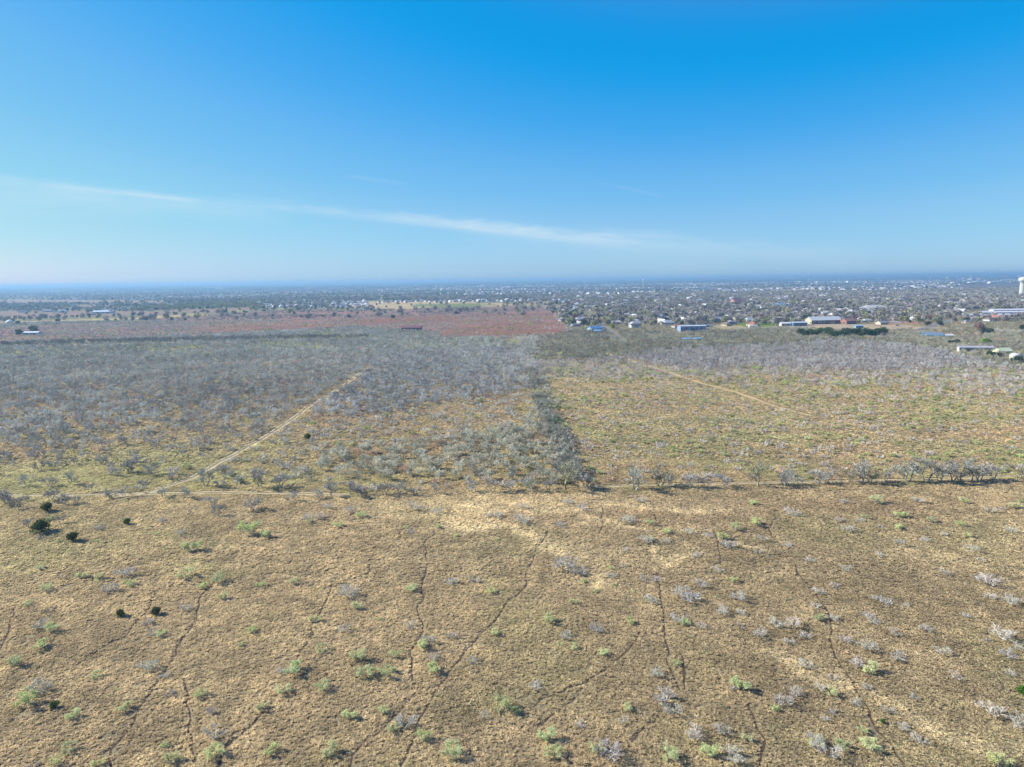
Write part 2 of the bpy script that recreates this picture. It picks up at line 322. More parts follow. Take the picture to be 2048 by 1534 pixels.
mm = t.nodes.new('ShaderNodeMath'); mm.operation = 'MULTIPLY'; t.links.new(m1.outputs[0], mm.inputs[0]); t.links.new(m2.outputs[0], mm.inputs[1])
vm = t.nodes.new('ShaderNodeVectorMath'); vm.operation = 'SCALE'; t.links.new(at.outputs['Color'], vm.inputs[0]); t.links.new(mm.outputs[0], vm.inputs['Scale']); t.links.new(vm.outputs[0], b.inputs['Base Color'])
bp = t.nodes.new('ShaderNodeBump'); bp.inputs['Strength'].default_value = .9; bp.inputs['Distance'].default_value = .5; t.links.new(n1.outputs[0], bp.inputs['Height']); t.links.new(bp.outputs[0], b.inputs['Normal'])
dep = np.radians(np.concatenate([np.linspace(58, 41, 25), np.arange(40, .35, -.1)]))
rad = np.concatenate([[2, 12, 24], CAMH / np.tan(dep), np.geomspace(10500, 34000, 60)])
azs = np.radians(np.concatenate([np.arange(-180, -62, 6), np.arange(-60, 60.01, .14), np.arange(66, 180, 6)]))
RR, AA = np.meshgrid(rad, azs, indexing='ij')
gx, gy = RR * np.sin(AA), RR * np.cos(AA); gz = hill(gx, gy)
co = np.stack([gx, gy, gz], -1).reshape(-1, 3); nr, na = RR.shape
i, j = np.meshgrid(np.arange(nr - 1), np.arange(na), indexing='ij'); j2 = (j + 1) % na
fc = np.stack([i * na + j, i * na + j2, (i + 1) * na + j2, (i + 1) * na + j], -1).reshape(-1, 4)[:, ::-1]
me = fastmesh('ground', co, fc, mg, 4)
ca = me.attributes.new('tint', 'FLOAT_COLOR', 'POINT')
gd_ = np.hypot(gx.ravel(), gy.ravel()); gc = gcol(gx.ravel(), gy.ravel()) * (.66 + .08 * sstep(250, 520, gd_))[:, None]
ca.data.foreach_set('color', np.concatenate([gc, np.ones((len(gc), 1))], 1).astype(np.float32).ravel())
me.polygons.foreach_set('use_smooth', [True] * len(fc))
ground = tag(obj('ground', me), kind='structure')
# roads and trails as ribbons on the ground
def ribbon(name, pl, w, col, z=.02, jit=.25, seed=1):
    pl = np.asarray(pl); t_ = np.gradient(pl, axis=0); t_ /= np.linalg.norm(t_, axis=1)[:, None] + 1e-9; n_ = np.stack([-t_[:, 1], t_[:, 0]], 1)
    r_ = np.random.default_rng(seed); wl = w / 2 * (1 + jit * (r_.random(len(pl)) * 2 - 1)); wr = w / 2 * (1 + jit * (r_.random(len(pl)) * 2 - 1))
    A, B = pl + n_ * wl[:, None], pl - n_ * wr[:, None]
    v = np.concatenate([np.c_[A, np.full(len(A), z)], np.c_[B, np.full(len(B), z)]]); k = len(A)
    return mesh(name, v, [(q + 1, q, q + k, q + k + 1) for q in range(k - 1)], col)
M_DIRT = flat('pale_dirt', srgb(204, 186, 148) * .85, 1, .05, .3, .35); M_TRAIL = flat('bare_trail_soil', srgb(86, 68, 52), 1, .05, .35, 1.5); M_ASPH = flat('grey_road', srgb(120, 116, 112), .9, .1, .15, .1)
M_DIRT2 = flat('straw_coloured_dirt', srgb(198, 170, 124) * .8, 1, .05, .3, .35)
for k, (pl, w) in ROADS.items():
    st = 3.0 if k in ('left', 'row', 'rowright') else 10.0
    p2 = wander(pl, .8 if st == 3 else 2, st)
    if k in ('left', 'row', 'rowright'):
        n_ = np.gradient(p2, axis=0); n_ /= np.linalg.norm(n_, axis=1)[:, None]; n_ = np.stack([-n_[:, 1], n_[:, 0]], 1)
        m = M_DIRT
        for s_ in (-1, 1): tag(obj('dirt_road', ribbon('dirt_road', p2 + n_ * s_ * w * .33, w * .22, m, .03, .55, 5 + s_)), kind='structure')
    else:
        tag(obj('dirt_road' if 'town' not in k else 'road', ribbon('road', p2, w, M_ASPH if 'town' in k else M_DIRT2, .05, .3, 9)), kind='structure')
for k, pl in enumerate(TRAILS):
    tag(obj('cattle_path', ribbon('cattle_path', pl, .24, M_TRAIL, .03, .5, 20 + k)), kind='structure')
# ------------------------------------------------------------------ plants: prototypes
def spread_of(*ms):
    xs = [v.co.xy.length for m in ms for v in m.vertices]; return 2 * float(np.percentile(xs, 93))
class G:
    def __init__(s): s.v = []; s.f = []
    def tube(s, p, q, r0, r1, n=3):
        d = (q - p); u = Vector((0, 0, 1)).cross(d); u = u.normalized() if u.length > 1e-4 else Vector((1, 0, 0)); w = d.cross(u).normalized()
        b0 = len(s.v)
        for c, r in ((p, r0), (q, r1)):
            for k in range(n):
                a_ = 2 * math.pi * k / n; s.v.append(c + u * math.cos(a_) * r + w * math.sin(a_) * r)
        for k in range(n): k2 = (k + 1) % n; s.f.append((b0 + k, b0 + k2, b0 + n + k2, b0 + n + k))
    def blade(s, p, q, w, rr):
        d = q - p; u = d.cross(Vector((rr.uniform(-1, 1), rr.uniform(-1, 1), rr.uniform(-1, 1)))).normalized() * w * .5
        b0 = len(s.v); s.v += [p - u, p + u, q]; s.f.append((b0, b0 + 1, b0 + 2))
    def fleck(s, c, r, rr):
        n_ = Vector((rr.gauss(0, 1), rr.gauss(0, 1), rr.gauss(0, 1))).normalized(); u = n_.orthogonal().normalized(); w = n_.cross(u); a0 = rr.uniform(0, 6)
        b0 = len(s.v)
        for k in range(3): a_ = a0 + k * 2.1 + rr.uniform(-.4, .4); s.v.append(c + (u * math.cos(a_) + w * math.sin(a_)) * r * rr.uniform(.6, 1.3))
        s.f.append((b0, b0 + 1, b0 + 2))
    def mesh(s, name, mat): return mesh(name, s.v, s.f, mat)
def grow(rr, wood, crown, p, d, ln, r, lv, maxlv, kids, spread, up, trunk_lv, leaf=None, wtwig=.03):
    q = p + d * ln
    mid = p + d * ln * .5 + Vector((rr.uniform(-1, 1), rr.uniform(-1, 1), rr.uniform(-.5, .5))) * ln * .09
    if lv <= trunk_lv: wood.tube(p, mid, r, r * .8); wood.tube(mid, q, r * .8, r * .6)
    elif lv < maxlv: crown.tube(p, mid, max(r, wtwig * .5), max(r * .7, wtwig * .4)); crown.tube(mid, q, max(r * .7, wtwig * .4), wtwig * .35)
    else: crown.blade(p, q, wtwig, rr)
    if leaf and lv >= maxlv - 1:
        for _ in range(leaf[0]): leaf[2].fleck(p + (q - p) * rr.uniform(.2, 1.1) + Vector((rr.gauss(0, .12), rr.gauss(0, .12), rr.gauss(0, .1))), leaf[1], rr)
    if lv == maxlv: return
    for k in range(kids[lv]):
        s0 = p + (mid - p) * 1.0 if rr.random() < .3 else q
        if lv >= 1: s0 = p + (q - p) * rr.uniform(.35, 1.0)
        ax = Vector((rr.gauss(0, 1), rr.gauss(0, 1), rr.gauss(0, .6))).normalized()
        nd_ = (d + ax * spread * rr.uniform(.6, 1.25) + Vector((0, 0, up))).normalized()
        if nd_.z < -.15: nd_.z *= -.3; nd_.normalize()
        grow(rr, wood, crown, s0, nd_, ln * rr.uniform(.55, .82), r * .55, lv + 1, maxlv, kids, spread, up, trunk_lv, leaf, wtwig)
def woody(seed, h=5, stems=2, kids=(3, 4, 5, 5), spread=.85, up=.15, lean=.35, maxlv=4, wtwig=.035, trunk_lv=1, leafn=0, leafr=.1, r0=.13):
    rr = random.Random(seed); wood, crown = G(), G(); lf = G() if leafn else None
    for s_ in range(stems):
        a_ = 2 * math.pi * s_ / stems + rr.uniform(-.5, .5); d = Vector((math.cos(a_) * lean, math.sin(a_) * lean, 1)).normalized()
        grow(rr, wood, crown, Vector((math.cos(a_) * .12, math.sin(a_) * .12, -.1)), d, h * .33 * rr.uniform(.8, 1.15), r0, 0, maxlv, kids, spread, up, trunk_lv, (leafn, leafr, lf) if lf else None, wtwig)
    return wood, crown, lf
def join(*gs):
    o = G()
    for g in gs:
        if g is None: continue
        b0 = len(o.v); o.v += g.v; o.f += [tuple(k + b0 for k in f) for f in g.f]
    return o
def clump(seed, n, size, flat_=.7, lobes=7, r=.2, stem=True, hollow=.55):
    """foliage as flecks round several lobes, gaps between"""
    rr = random.Random(seed); g = G(); L_ = []
    for k in range(lobes):
        a_ = rr.uniform(0, 6.28); d = rr.uniform(0, .55) * size; L_.append((Vector((math.cos(a_) * d, math.sin(a_) * d, size * flat_ * rr.uniform(.45, 1.25))), size * rr.uniform(.3, .55)))
    for k in range(n):
        c, R = L_[k % lobes]; v = Vector((rr.gauss(0, 1), rr.gauss(0, 1), rr.gauss(0, .8))).normalized() * R * rr.uniform(hollow, 1.12)
        p = c + v; p.z = max(.05, p.z); g.fleck(p, r * rr.uniform(.6, 1.4), rr)
    t_ = G()
    for k in range(3 if stem else 0):
        c = L_[k % lobes][0]; t_.tube(Vector((0, 0, -.1)), Vector((c.x * .4, c.y * .4, c.z * .5)), size * .05, size * .035); t_.tube(Vector((c.x * .4, c.y * .4, c.z * .5)), c, size * .035, size * .015)
    return t_, g
PR = {}
# big bare mesquite with separate trunk and crown
PR['bare_tree'] = []
for k in range(6):
    w_, c_, _ = woody(100 + k, 6, 2 + k % 2, (3, 4, 6, 6), .8, .2, .3, 4, .055, 1)
    PR['bare_tree'].append((w_.mesh('trunk', M_TWIG), c_.mesh('crown', M_TWIG)))
PR['bare_shrub'] = []
for k in range(6):
    w_, c_, _ = woody(200 + k, 3.0, 5 + k % 2, (4, 5, 6, 5), 1.1, .2, 1.0, 3, .036, 0, r0=.05)
    PR['bare_shrub'].append((join(w_, c_).mesh('branches', M_TWIG),))
PR['green_shrub'] = []
for k in range(5):
    w_, c_, l_ = woody(300 + k, 3.0, 4, (3, 3, 4, 3), .9, .25, .8, 3, .025, 0, leafn=10, leafr=.08, r0=.05)
    PR['green_shrub'].append((join(w_, c_).mesh('stems', M_TWIG), l_.mesh('foliage', M_LEAF)))
PR['juniper'] = []
for k in range(3):
    t_, g_ = clump(400 + k, 1500, 1.0, .75, 9, .085); PR['juniper'].append((t_.mesh('trunk', M_TWIG), g_.mesh('foliage', M_LEAF)))
PR['evergreen'] = []
for k in range(4):
    t_, g_ = clump(450 + k, 650, 4.0, .8, 9, .42); PR['evergreen'].append((t_.mesh('trunk', M_TWIG), g_.mesh('crown', M_LEAF)))
VAR = {'mesq': [], 'shrubby': [], 'green': [], 'town': [], 'evg': [], 'farwood': [], 'tuft': [], 'weed': []}
for k in range(5):
    w_, c_, _ = woody(500 + k, 5, 2 + k % 2, (3, 4, 5, 5), .9, .14, .45, 4, .085, 1); VAR['mesq'].append(join(w_, c_).mesh('mesquite', M_TWIG))
for k in range(4):
    w_, c_, _ = woody(520 + k, 2.6, 4, (3, 5, 5), 1.0, .1, .9, 3, .085, 0, r0=.05); VAR['shrubby'].append(join(w_, c_).mesh('bare_scrub', M_TWIG))
    t_, g_ = clump(540 + k, 240, 1.5, .55, 6, .16, hollow=.3); w2, c2, _ = woody(545 + k, 2.4, 3, (3, 3, 3), .9, .2, .8, 3, .04, 0, r0=.05); VAR['green'].append(join(w2, c2, g_).mesh('green_scrub', M_LEAF))
    t_, g_ = clump(560 + k, 260, 4.4, .85, 8, .58, hollow=.3); VAR['town'].append(join(t_, g_).mesh('town_tree', M_TWIG))
    t_, g_ = clump(580 + k, 170, 4.0, .8, 7, .75); VAR['evg'].append(join(t_, g_).mesh('dark_tree', M_LEAF))
for k in range(3):
    rr = random.Random(600 + k); g = G()
    for q in range(130):
        a_ = rr.uniform(0, 6.28); d_ = math.sqrt(rr.random()); g.fleck(Vector((math.cos(a_) * d_ * 34, math.sin(a_) * d_ * 16, rr.uniform(0, 1) ** .6 * 10 * (1 - .4 * d_))), rr.uniform(1.5, 4.2), rr)
    VAR['farwood'].append(g.mesh('far_wood', M_TWIG))
for k in range(5):
    rr = random.Random(700 + k); g = G()
    for q in range(30):
        a_ = rr.uniform(0, 6.28); b0 = Vector((math.cos(a_), math.sin(a_), 0)) * rr.uniform(0, .16); d_ = Vector((math.cos(a_) * rr.uniform(.2, 1.0), math.sin(a_) * rr.uniform(.2, 1.0), 1)).normalized()
        hh = rr.uniform(.22, .5); m_ = b0 + d_ * hh * .6; u = d_.cross(Vector((rr.uniform(-1, 1), rr.uniform(-1, 1), .3))).normalized() * .045
        e_ = m_ + (d_ + Vector((math.cos(a_), math.sin(a_), -.6)) * .8).normalized() * hh * .5; b_ = len(g.v)
        g.v += [b0 - u * .8, b0 + u * .8, m_ + u, m_ - u, e_]; g.f += [(b_, b_ + 1, b_ + 2, b_ + 3), (b_ + 3, b_ + 2, b_ + 4)]
    VAR['tuft'].append(g.mesh('tuft', M_TUFT))
NODE = {}
def inst_group(key):
    if key in NODE: return NODE[key]
    col = bpy.data.collections.new('kinds_' + key)
    for k, m in enumerate(VAR[key]): o = bpy.data.objects.new('%s_form' % key, m); o.color = (0, 0, 0, 1); col.objects.link(o)
    ng = bpy.data.node_groups.new('scatter_' + key, 'GeometryNodeTree')
    ng.interface.new_socket('Geometry', in_out='INPUT', socket_type='NodeSocketGeometry'); ng.interface.new_socket('Geometry', in_out='OUTPUT', socket_type='NodeSocketGeometry')
    n = ng.nodes; l = ng.links; gi = n.new('NodeGroupInput'); go = n.new('NodeGroupOutput')
    ci = n.new('GeometryNodeCollectionInfo'); ci.inputs['Collection'].default_value = col; ci.inputs['Separate Children'].default_value = True; ci.inputs['Reset Children'].default_value = True
    ip = n.new('GeometryNodeInstanceOnPoints'); ip.inputs['Pick Instance'].default_value = True
    def na_(nm, tp): a_ = n.new('GeometryNodeInputNamedAttribute'); a_.data_type = tp; a_.inputs['Name'].default_value = nm; return a_.outputs[0]
    l.new(gi.outputs[0], ip.inputs['Points']); l.new(ci.outputs[0], ip.inputs['Instance']); l.new(na_('pick', 'INT'), ip.inputs['Instance Index'])
    l.new(na_('scl', 'FLOAT_VECTOR'), ip.inputs['Scale']); l.new(na_('rot', 'FLOAT_VECTOR'), ip.inputs['Rotation'])
    l.new(ip.outputs[0], go.inputs[0]); NODE[key] = ng; return ng
def scatter(name, key, x, y, s, tint, zs=None, z=None, rot=None, label=None, cat=None):
    n_ = len(x)
    if n_ == 0: return
    r_ = np.random.default_rng(len(name) * 13 + n_)
    me = bpy.data.meshes.new(name); me.vertices.add(n_); z = hill(x, y) if z is None else z
    me.vertices.foreach_set('co', np.stack([x, y, z], 1).astype(np.float32).ravel())
    def at_(nm, tp, dt, fld): a_ = me.attributes.new(nm, tp, 'POINT'); a_.data.foreach_set(fld, dt)
    at_('pick', 'INT', r_.integers(0, len(VAR[key]), n_).astype(np.int32), 'value')
    zz = s * (zs if zs is not None else 1)
    at_('scl', 'FLOAT_VECTOR', np.stack([s, s, zz], 1).astype(np.float32).ravel(), 'vector')
    at_('rot', 'FLOAT_VECTOR', np.stack([np.zeros(n_), np.zeros(n_), r_.random(n_) * 6.28 if rot is None else rot], 1).astype(np.float32).ravel(), 'vector')
    at_('tint', 'FLOAT_COLOR', np.c_[tint, np.ones(n_)].astype(np.float32).ravel(), 'color')
    o = obj(name, me); o.color = (0, 0, 0, 1); m = o.modifiers.new('scatter', 'NODES'); m.node_group = inst_group(key)
    tag(o, label, cat, None, 'stuff'); return o
TAN36 = math.tan(math.radians(40.5))
def pts(y0, y1, step, jit=.5, marg=14):
    """jittered grid of places between two depths inside the view with a margin"""
    ys = np.arange(y0, y1, step); X, Y = [], []
    for yy in ys:
        hw = yy * TAN36 + marg; xs = np.arange(-hw, hw, step); X.append(xs); Y.append(np.full(len(xs), yy))
    X = np.concatenate(X); Y = np.concatenate(Y)
    return X + rng.uniform(-jit, jit, len(X)) * step, Y + rng.uniform(-jit, jit, len(X)) * step
# ------------------------------------------------------------------ dry grass
def offroads(x, y, extra=.2):
    k = np.ones(len(x), bool)
    for pl in TRAILS: k &= linedist(x, y, pl) > .06 + extra
    for nme in ('left', 'row', 'rowright', 'right'):
        pl, w = ROADS[nme]; k &= linedist(x, y, pl) > w * .5 + (1.8 if extra > 1 else 0)
    return k
for (y0, y1, st, sc) in ((66, 130, .47, .85), (130, 225, .62, 1.05), (225, 420, 1.2, 1.55)):
    x, y = pts(y0, y1, st, .5, 8); k = offroads(x, y); x, y = x[k], y[k]
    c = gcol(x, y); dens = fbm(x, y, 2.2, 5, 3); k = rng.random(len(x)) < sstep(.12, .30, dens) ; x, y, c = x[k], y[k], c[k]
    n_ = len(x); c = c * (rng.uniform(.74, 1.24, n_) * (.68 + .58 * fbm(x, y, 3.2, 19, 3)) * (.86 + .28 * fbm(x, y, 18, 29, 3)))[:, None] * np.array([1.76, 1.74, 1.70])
    scatter('grass', 'tuft', x, y, sc * rng.uniform(.75, 1.35, n_) * (.7 + .6 * fbm(x, y, 5, 9)), c, rng.uniform(.65, 1.0, n_), label='dry tan tussocky grass covering the pasture', cat='grass')
# ------------------------------------------------------------------ single things and their labels
REG = []
def reg(o, look, cat, group, x, y):
    px, py, _ = proj(x, y); REG.append([o, look, cat, group, float(px), float(py)])
def place(kind, k, x, y, sc, tint, name, rz=None, zs=1, names=None, tints=None):
    """a plant: Empty at its foot with its parts"""
    ms = PR[kind][k % len(PR[kind])]
    if len(ms) == 1:
        o = obj(name, ms[0], None, (x, y, 0)); o.rotation_euler.z = random.uniform(0, 6.28); o.scale = (sc, sc, sc * zs); o.color = (*[float(v) for v in tint], 1); return o
    o = empty(name, (x, y, 0), random.uniform(0, 6.28) if rz is None else rz, sc); o.scale.z = sc * zs
    for q, m in enumerate(PR[kind][k % len(PR[kind])]):
        c = obj((names or [m.name.split('.')[0]] * 3)[q] if names else m.name.split('.')[0], m, o); tt = tints[q] if tints else tint; c.color = (*[float(v) for v in tt], 1)
    return o
PALE = np.array([.58, .54, .45]); GREYT = np.array([.46, .44, .38]); BLUEG = np.array([.60, .59, .51]); OLIVET = np.array([.34, .315, .21]); GREEN = np.array([.60, .64, .29]); DKGREEN = np.array([.075, .11, .03])
# pale leafless shrubs of the foreground: place in the photo and width in its pixels
BARE = [(219, 1177, 40), (80, 1250, 35), (305, 1268, 30), (297, 1244, 26), (299, 1332, 42), (83, 1375, 52), (374, 1215, 30), (422, 1423, 26), (430, 1469, 46), (331, 1351, 22), (254, 1145, 40),
 (699, 1185, 50), (902, 1164, 28), (950, 1161, 26), (688, 1258, 26), (854, 1282, 36), (905, 1271, 24), (945, 1322, 26), (867, 1314, 28), (811, 1442, 44), (969, 1431, 26), (819, 1250, 28), (565, 1343, 26),
 (1131, 1129, 60), (1160, 1143, 36), (1222, 1151, 24), (1286, 1159, 26), (1313, 1159, 26), (1299, 1199, 30), (1363, 1185, 40), (1379, 1196, 44), (1403, 1167, 34), (1436, 1140, 26), (1478, 1193, 38), (1446, 1223, 36), (1481, 1225, 22),
 (1195, 1258, 34), (1131, 1272, 28), (1403, 1252, 24), (1355, 1239, 34), (1521, 1268, 36), (1313, 1346, 34), (1072, 1373, 30), (1331, 1394, 52), (1345, 1421, 44), (1158, 1450, 24), (1390, 1469, 46), (1446, 1461, 36), (1216, 1501, 60), (1470, 1511, 50), (1246, 1442, 26),
 (1691, 1137, 26), (1635, 1183, 26), (1750, 1196, 18), (1774, 1204, 30), (1811, 1210, 18), (1630, 1212, 22), (1977, 1161, 52), (1982, 1193, 26), (2020, 1201, 38), (1891, 1145, 26), (1552, 1247, 34), (1587, 1247, 40), (1611, 1271, 28), (1576, 1284, 26), (1667, 1236, 24), (1734, 1231, 30), (1747, 1244, 26), (1790, 1266, 26), (1854, 1258, 32), (1691, 1279, 28), (2001, 1268, 50), (1736, 1292, 42), (1795, 1314, 34), (1886, 1303, 34), (2014, 1308, 36), (2038, 1295, 28), (1611, 1330, 34), (1715, 1327, 32), (1664, 1354, 22), (1913, 1354, 30), (2020, 1346, 24), (1589, 1386, 36), (1640, 1375, 26), (1563, 1402, 40), (1710, 1405, 26), (1777, 1421, 28), (1827, 1394, 20), (1985, 1421, 52), (2036, 1445, 50), (1651, 1437, 20), (1809, 1455, 26), (1654, 1501, 60), (1635, 1482, 40), (1835, 1479, 32), (1734, 1375, 24), (1931, 1231, 20),
 (326, 1040, 26), (361, 1066, 24), (200, 1055, 24), (657, 1013, 26), (700, 1020, 26), (617, 1036, 30), (640, 1033, 28), (832, 1015, 38), (872, 1023, 30), (978, 1030, 18), (995, 1030, 26), (822, 1063, 24), (1282, 1000, 26), (1134, 1005, 26), (1164, 1015, 28), (1046, 1013, 28), (1257, 1040, 34), (1122, 1050, 24), (1046, 1040, 40), (1375, 1063, 24), (1417, 1070, 22), (1294, 1080, 34), (1334, 1083, 22), (1455, 1090, 34), (1515, 1103, 20), (1525, 1078, 26),
 (1686, 1003, 22), (1696, 1058, 30), (1679, 1040, 22), (1721, 1040, 18), (1836, 1000, 26), (1942, 1098, 32), (1801, 1085, 24), (1581, 1025, 34), (1887, 1068, 18), (1574, 1090, 24), (1390, 1110, 22), (1250, 1100, 20), (1620, 1120, 24), (1760, 1110, 22), (1850, 1080, 22), (2020, 1060, 26), (1980, 1020, 24), (1960, 1120, 18)]
SPR = [(83, 1135, 22, 0), (94, 1177, 26, 0), (166, 1151, 26, 0), (198, 1153, 22, 0), (262, 1167, 26, 0), (56, 1207, 20, 0), (102, 1258, 32, 0), (83, 1290, 36, 1), (32, 1322, 34, 0), (323, 1268, 26, 0), (192, 1351, 26, 0), (58, 1400, 50, 1), (249, 1415, 32, 0), (144, 1431, 28, 0), (401, 1389, 32, 0), (136, 1498, 34, 0), (115, 1525, 32, 1), (196, 1527, 26, 1), (347, 1519, 34, 1), (428, 1503, 46, 0), (369, 1148, 38, 0), (438, 1159, 34, 0), (406, 1172, 24, 1), (444, 1193, 22, 0), (505, 1260, 26, 1),
 (523, 1169, 22, 0), (589, 1164, 22, 0), (630, 1239, 26, 0), (715, 1215, 26, 0), (825, 1177, 28, 0), (985, 1183, 22, 1), (988, 1266, 22, 0), (589, 1338, 44, 0), (715, 1311, 38, 0), (734, 1343, 42, 0), (777, 1343, 40, 0), (790, 1311, 26, 0), (867, 1338, 36, 0), (849, 1290, 30, 0), (648, 1373, 36, 0), (568, 1381, 34, 0), (1009, 1410, 46, 1), (544, 1501, 34, 1), (656, 1503, 36, 0), (908, 1503, 50, 0), (787, 1458, 28, 1), (846, 1474, 34, 1), (699, 1431, 30, 0), (528, 1415, 28, 0), (766, 1421, 26, 0), (643, 1298, 28, 0),
 (1096, 1239, 32, 0), (1147, 1204, 20, 0), (1259, 1244, 24, 1), (1369, 1244, 26, 0), (1465, 1159, 24, 1), (1353, 1327, 22, 0), (1481, 1370, 42, 0), (1147, 1295, 20, 0), (1208, 1306, 24, 0), (1032, 1423, 22, 1), (1419, 1506, 38, 1), (1494, 1477, 24, 0), (1091, 1471, 38, 0), (1109, 1503, 42, 0), (1195, 1498, 34, 0), (1345, 1511, 40, 0), (1256, 1415, 24, 0),
 (1736, 1338, 36, 0), (1736, 1490, 44, 0), (1728, 1461, 26, 1), (1667, 1386, 28, 0), (1640, 1236, 26, 0), (2004, 1527, 46, 1), (1680, 1490, 36, 0), (1630, 1485, 34, 0),
 (498, 1060, 48, 1), (385, 1094, 42, 1), (100, 1038, 18, 0), (722, 1030, 26, 1), (677, 1050, 24, 1), (617, 1043, 20, 1), (877, 1053, 18, 1), (532, 1068, 26, 0), (1334, 1063, 22, 0), (1302, 1078, 24, 0), (1470, 1055, 30, 0), (1512, 1045, 32, 1), (1447, 1075, 26, 1), (1505, 1005, 22, 0), (1302, 1045, 24, 0), (1751, 1000, 32, 0), (1801, 1030, 28, 1), (1929, 1003, 22, 0), (1922, 1048, 22, 1), (1730, 1033, 20, 1), (1860, 1040, 22, 0), (2030, 1012, 26, 0), (1800, 1055, 22, 0), (1935, 1070, 20, 0)]
WID = {k: [spread_of(*ms) for ms in PR[k]] for k in ('bare_tree', 'bare_shrub', 'green_shrub', 'juniper')}; print('WID', WID)
def width(px, py, w):
    c = gp(px, py); return c, w * math.sqrt(c[0] ** 2 + c[1] ** 2 + CAMH ** 2) / FPX / math.sqrt(1 + ((px - 1024) / FPX) ** 2) * 1.05
def vary(c, a_=.12): return np.clip(c * random.uniform(1 - a_, 1 + a_) * np.array([random.uniform(.96, 1.04) for _ in range(3)]), 0, 1)
for k, (px, py, w) in enumerate(BARE):
    c, wm = width(px, py + w * .18, w); t_ = vary(PALE if k % 3 else PALE * np.array([.93, .95, 1.0]))
    o = place('bare_shrub', k, c[0], c[1], wm * .84 / WID['bare_shrub'][k % 6], t_, 'bare_shrub', zs=1.0)
    size = 'large' if wm > 5 else ('small' if wm < 3 else 'medium')
    reg(o, size + ' pale leafless shrub', 'shrub', 'pale leafless shrubs dotted over the foreground pasture', *c)
for k, (px, py, w, g) in enumerate(SPR):
    c, wm = width(px, py + w * .2, w); t_ = vary(GREEN * (1.0 if g else .95) + (0 if g else .05))
    o = place('green_shrub', k, c[0], c[1], wm * .82 / WID['green_shrub'][k % 5], t_, 'green_shrub', zs=.85, tints=(PALE * .9, t_))
    reg(o, ('bright green' if g else 'pale green') + (' large' if wm > 5 else '') + ' feathery shrub', 'shrub', 'green feathery shrubs in the foreground pasture', *c)
for k, (px, py, w, lab) in enumerate([(96, 1023, 20, 'grey green juniper, highest of four dark bushes at left'), (85, 1065, 26, 'widest dark juniper bush at left, two bushes grown together'), (147, 1082, 20, 'round dark green juniper bush, lowest of the four at left'),
        (255, 1049, 14, 'small dark juniper bush standing right of the other three'), (240, 1234, 15, 'small dark green juniper in lower left grass between cattle trails'), (311, 1229, 16, 'low dark olive bush beside a cattle trail at lower left'), (107, 1417, 15, 'small dark juniper below the large bright green shrub, lower left'),
        (616, 879, 12, 'single dark green juniper in the middle distance, left of centre'), (2044, 1388, 18, 'bright deep green bush cut by the right edge'), (1765, 1446, 9, 'tiny green bush below the straw streak at lower right')]):
    c, wm = width(px, py, w); tt = vary(DKGREEN) if k not in (8, 9, 5) else ([.08, .09, .04] if k == 5 else [.10, .20, .03])
    o = place('juniper', k, c[0], c[1], wm / WID['juniper'][k % 3], tt, 'juniper', tints=(GREYT * .6, tt)); tag(o, lab, 'bush', 'dark evergreen bushes scattered in the pasture')
    if k == 1: o.scale.x *= 1.25
# the hedgerow trees
ROWT = [(1132, 978, 58, 3), (1172, 978, 36, 1), (1270, 980, 40, 2), (1321, 974, 46, 3), (1340, 975, 26, 0), (1380, 976, 36, 2), (1412, 976, 24, 1), (1450, 976, 34, 0), (1515, 972, 40, 3), (1569, 972, 38, 1), (1600, 972, 22, 0), (1636, 968, 34, 2), (1654, 967, 26, 1), (1700, 966, 34, 3), (1724, 967, 40, 1), (1741, 967, 34, 3), (1771, 965, 24, 0), (1814, 964, 46, 0), (1853, 966, 54, 1), (1880, 965, 40, 1), (1905, 965, 38, 1), (1919, 962, 36, 3), (1942, 962, 40, 1), (1957, 963, 40, 1), (1987, 962, 36, 0), (2037, 958, 38, 3), (2060, 957, 30, 0),
 (15, 1008, 50, 1), (33, 1017, 34, 1), (103, 1002, 36, 1), (129, 1010, 32, 1), (55, 1003, 20, 1), (153, 1008, 20, 2), (220, 997, 30, 2), (249, 996, 28, 2), (326, 995, 30, 2), (371, 998, 34, 2), (426, 1014, 34, 2), (436, 1032, 26, 2), (506, 1020, 40, 2), (123, 1048, 24, 1), (55, 1055, 26, 0), (590, 1003, 30, 2), (640, 997, 30, 2), (662, 992, 34, 1), (720, 994, 44, 1), (700, 988, 34, 1), (770, 990, 40, 1), (800, 990, 36, 1), (830, 992, 30, 1), (870, 988, 26, 2), (940, 985, 34, 2), (985, 984, 40, 2), (1020, 984, 36, 2), (1060, 982, 40, 2), (1095, 980, 36, 1),
 (411, 974, 44, 1), (448, 948, 30, 1), (306, 950, 32, 1), (260, 946, 44, 1), (208, 932, 24, 1), (17, 918, 28, 1), (130, 876, 30, 1), (480, 966, 26, 2), (520, 976, 50, 1), (560, 978, 46, 1), (50, 972, 34, 0), (100, 974, 36, 0), (140, 970, 30, 0), (340, 960, 24, 0), (180, 985, 24, 1)]
COLS = {0: GREYT * .95, 1: GREYT * .8, 2: GREYT * 1.0, 3: OLIVET}
LK = {0: 'grey leafless tree', 1: 'dark leafless tree', 2: 'thin grey leafless tree', 3: 'green tinged tree'}
TREES = []   # x, y, scale, tint, look
for (px, py, w, k) in ROWT:
    c, wm = width(px, py, w); TREES.append((c[0], c[1], wm * (1.05 if px > 1100 else .8) / WID['bare_tree'][len(TREES) % 6], vary(COLS[k], .08), LK[k], 9.0))
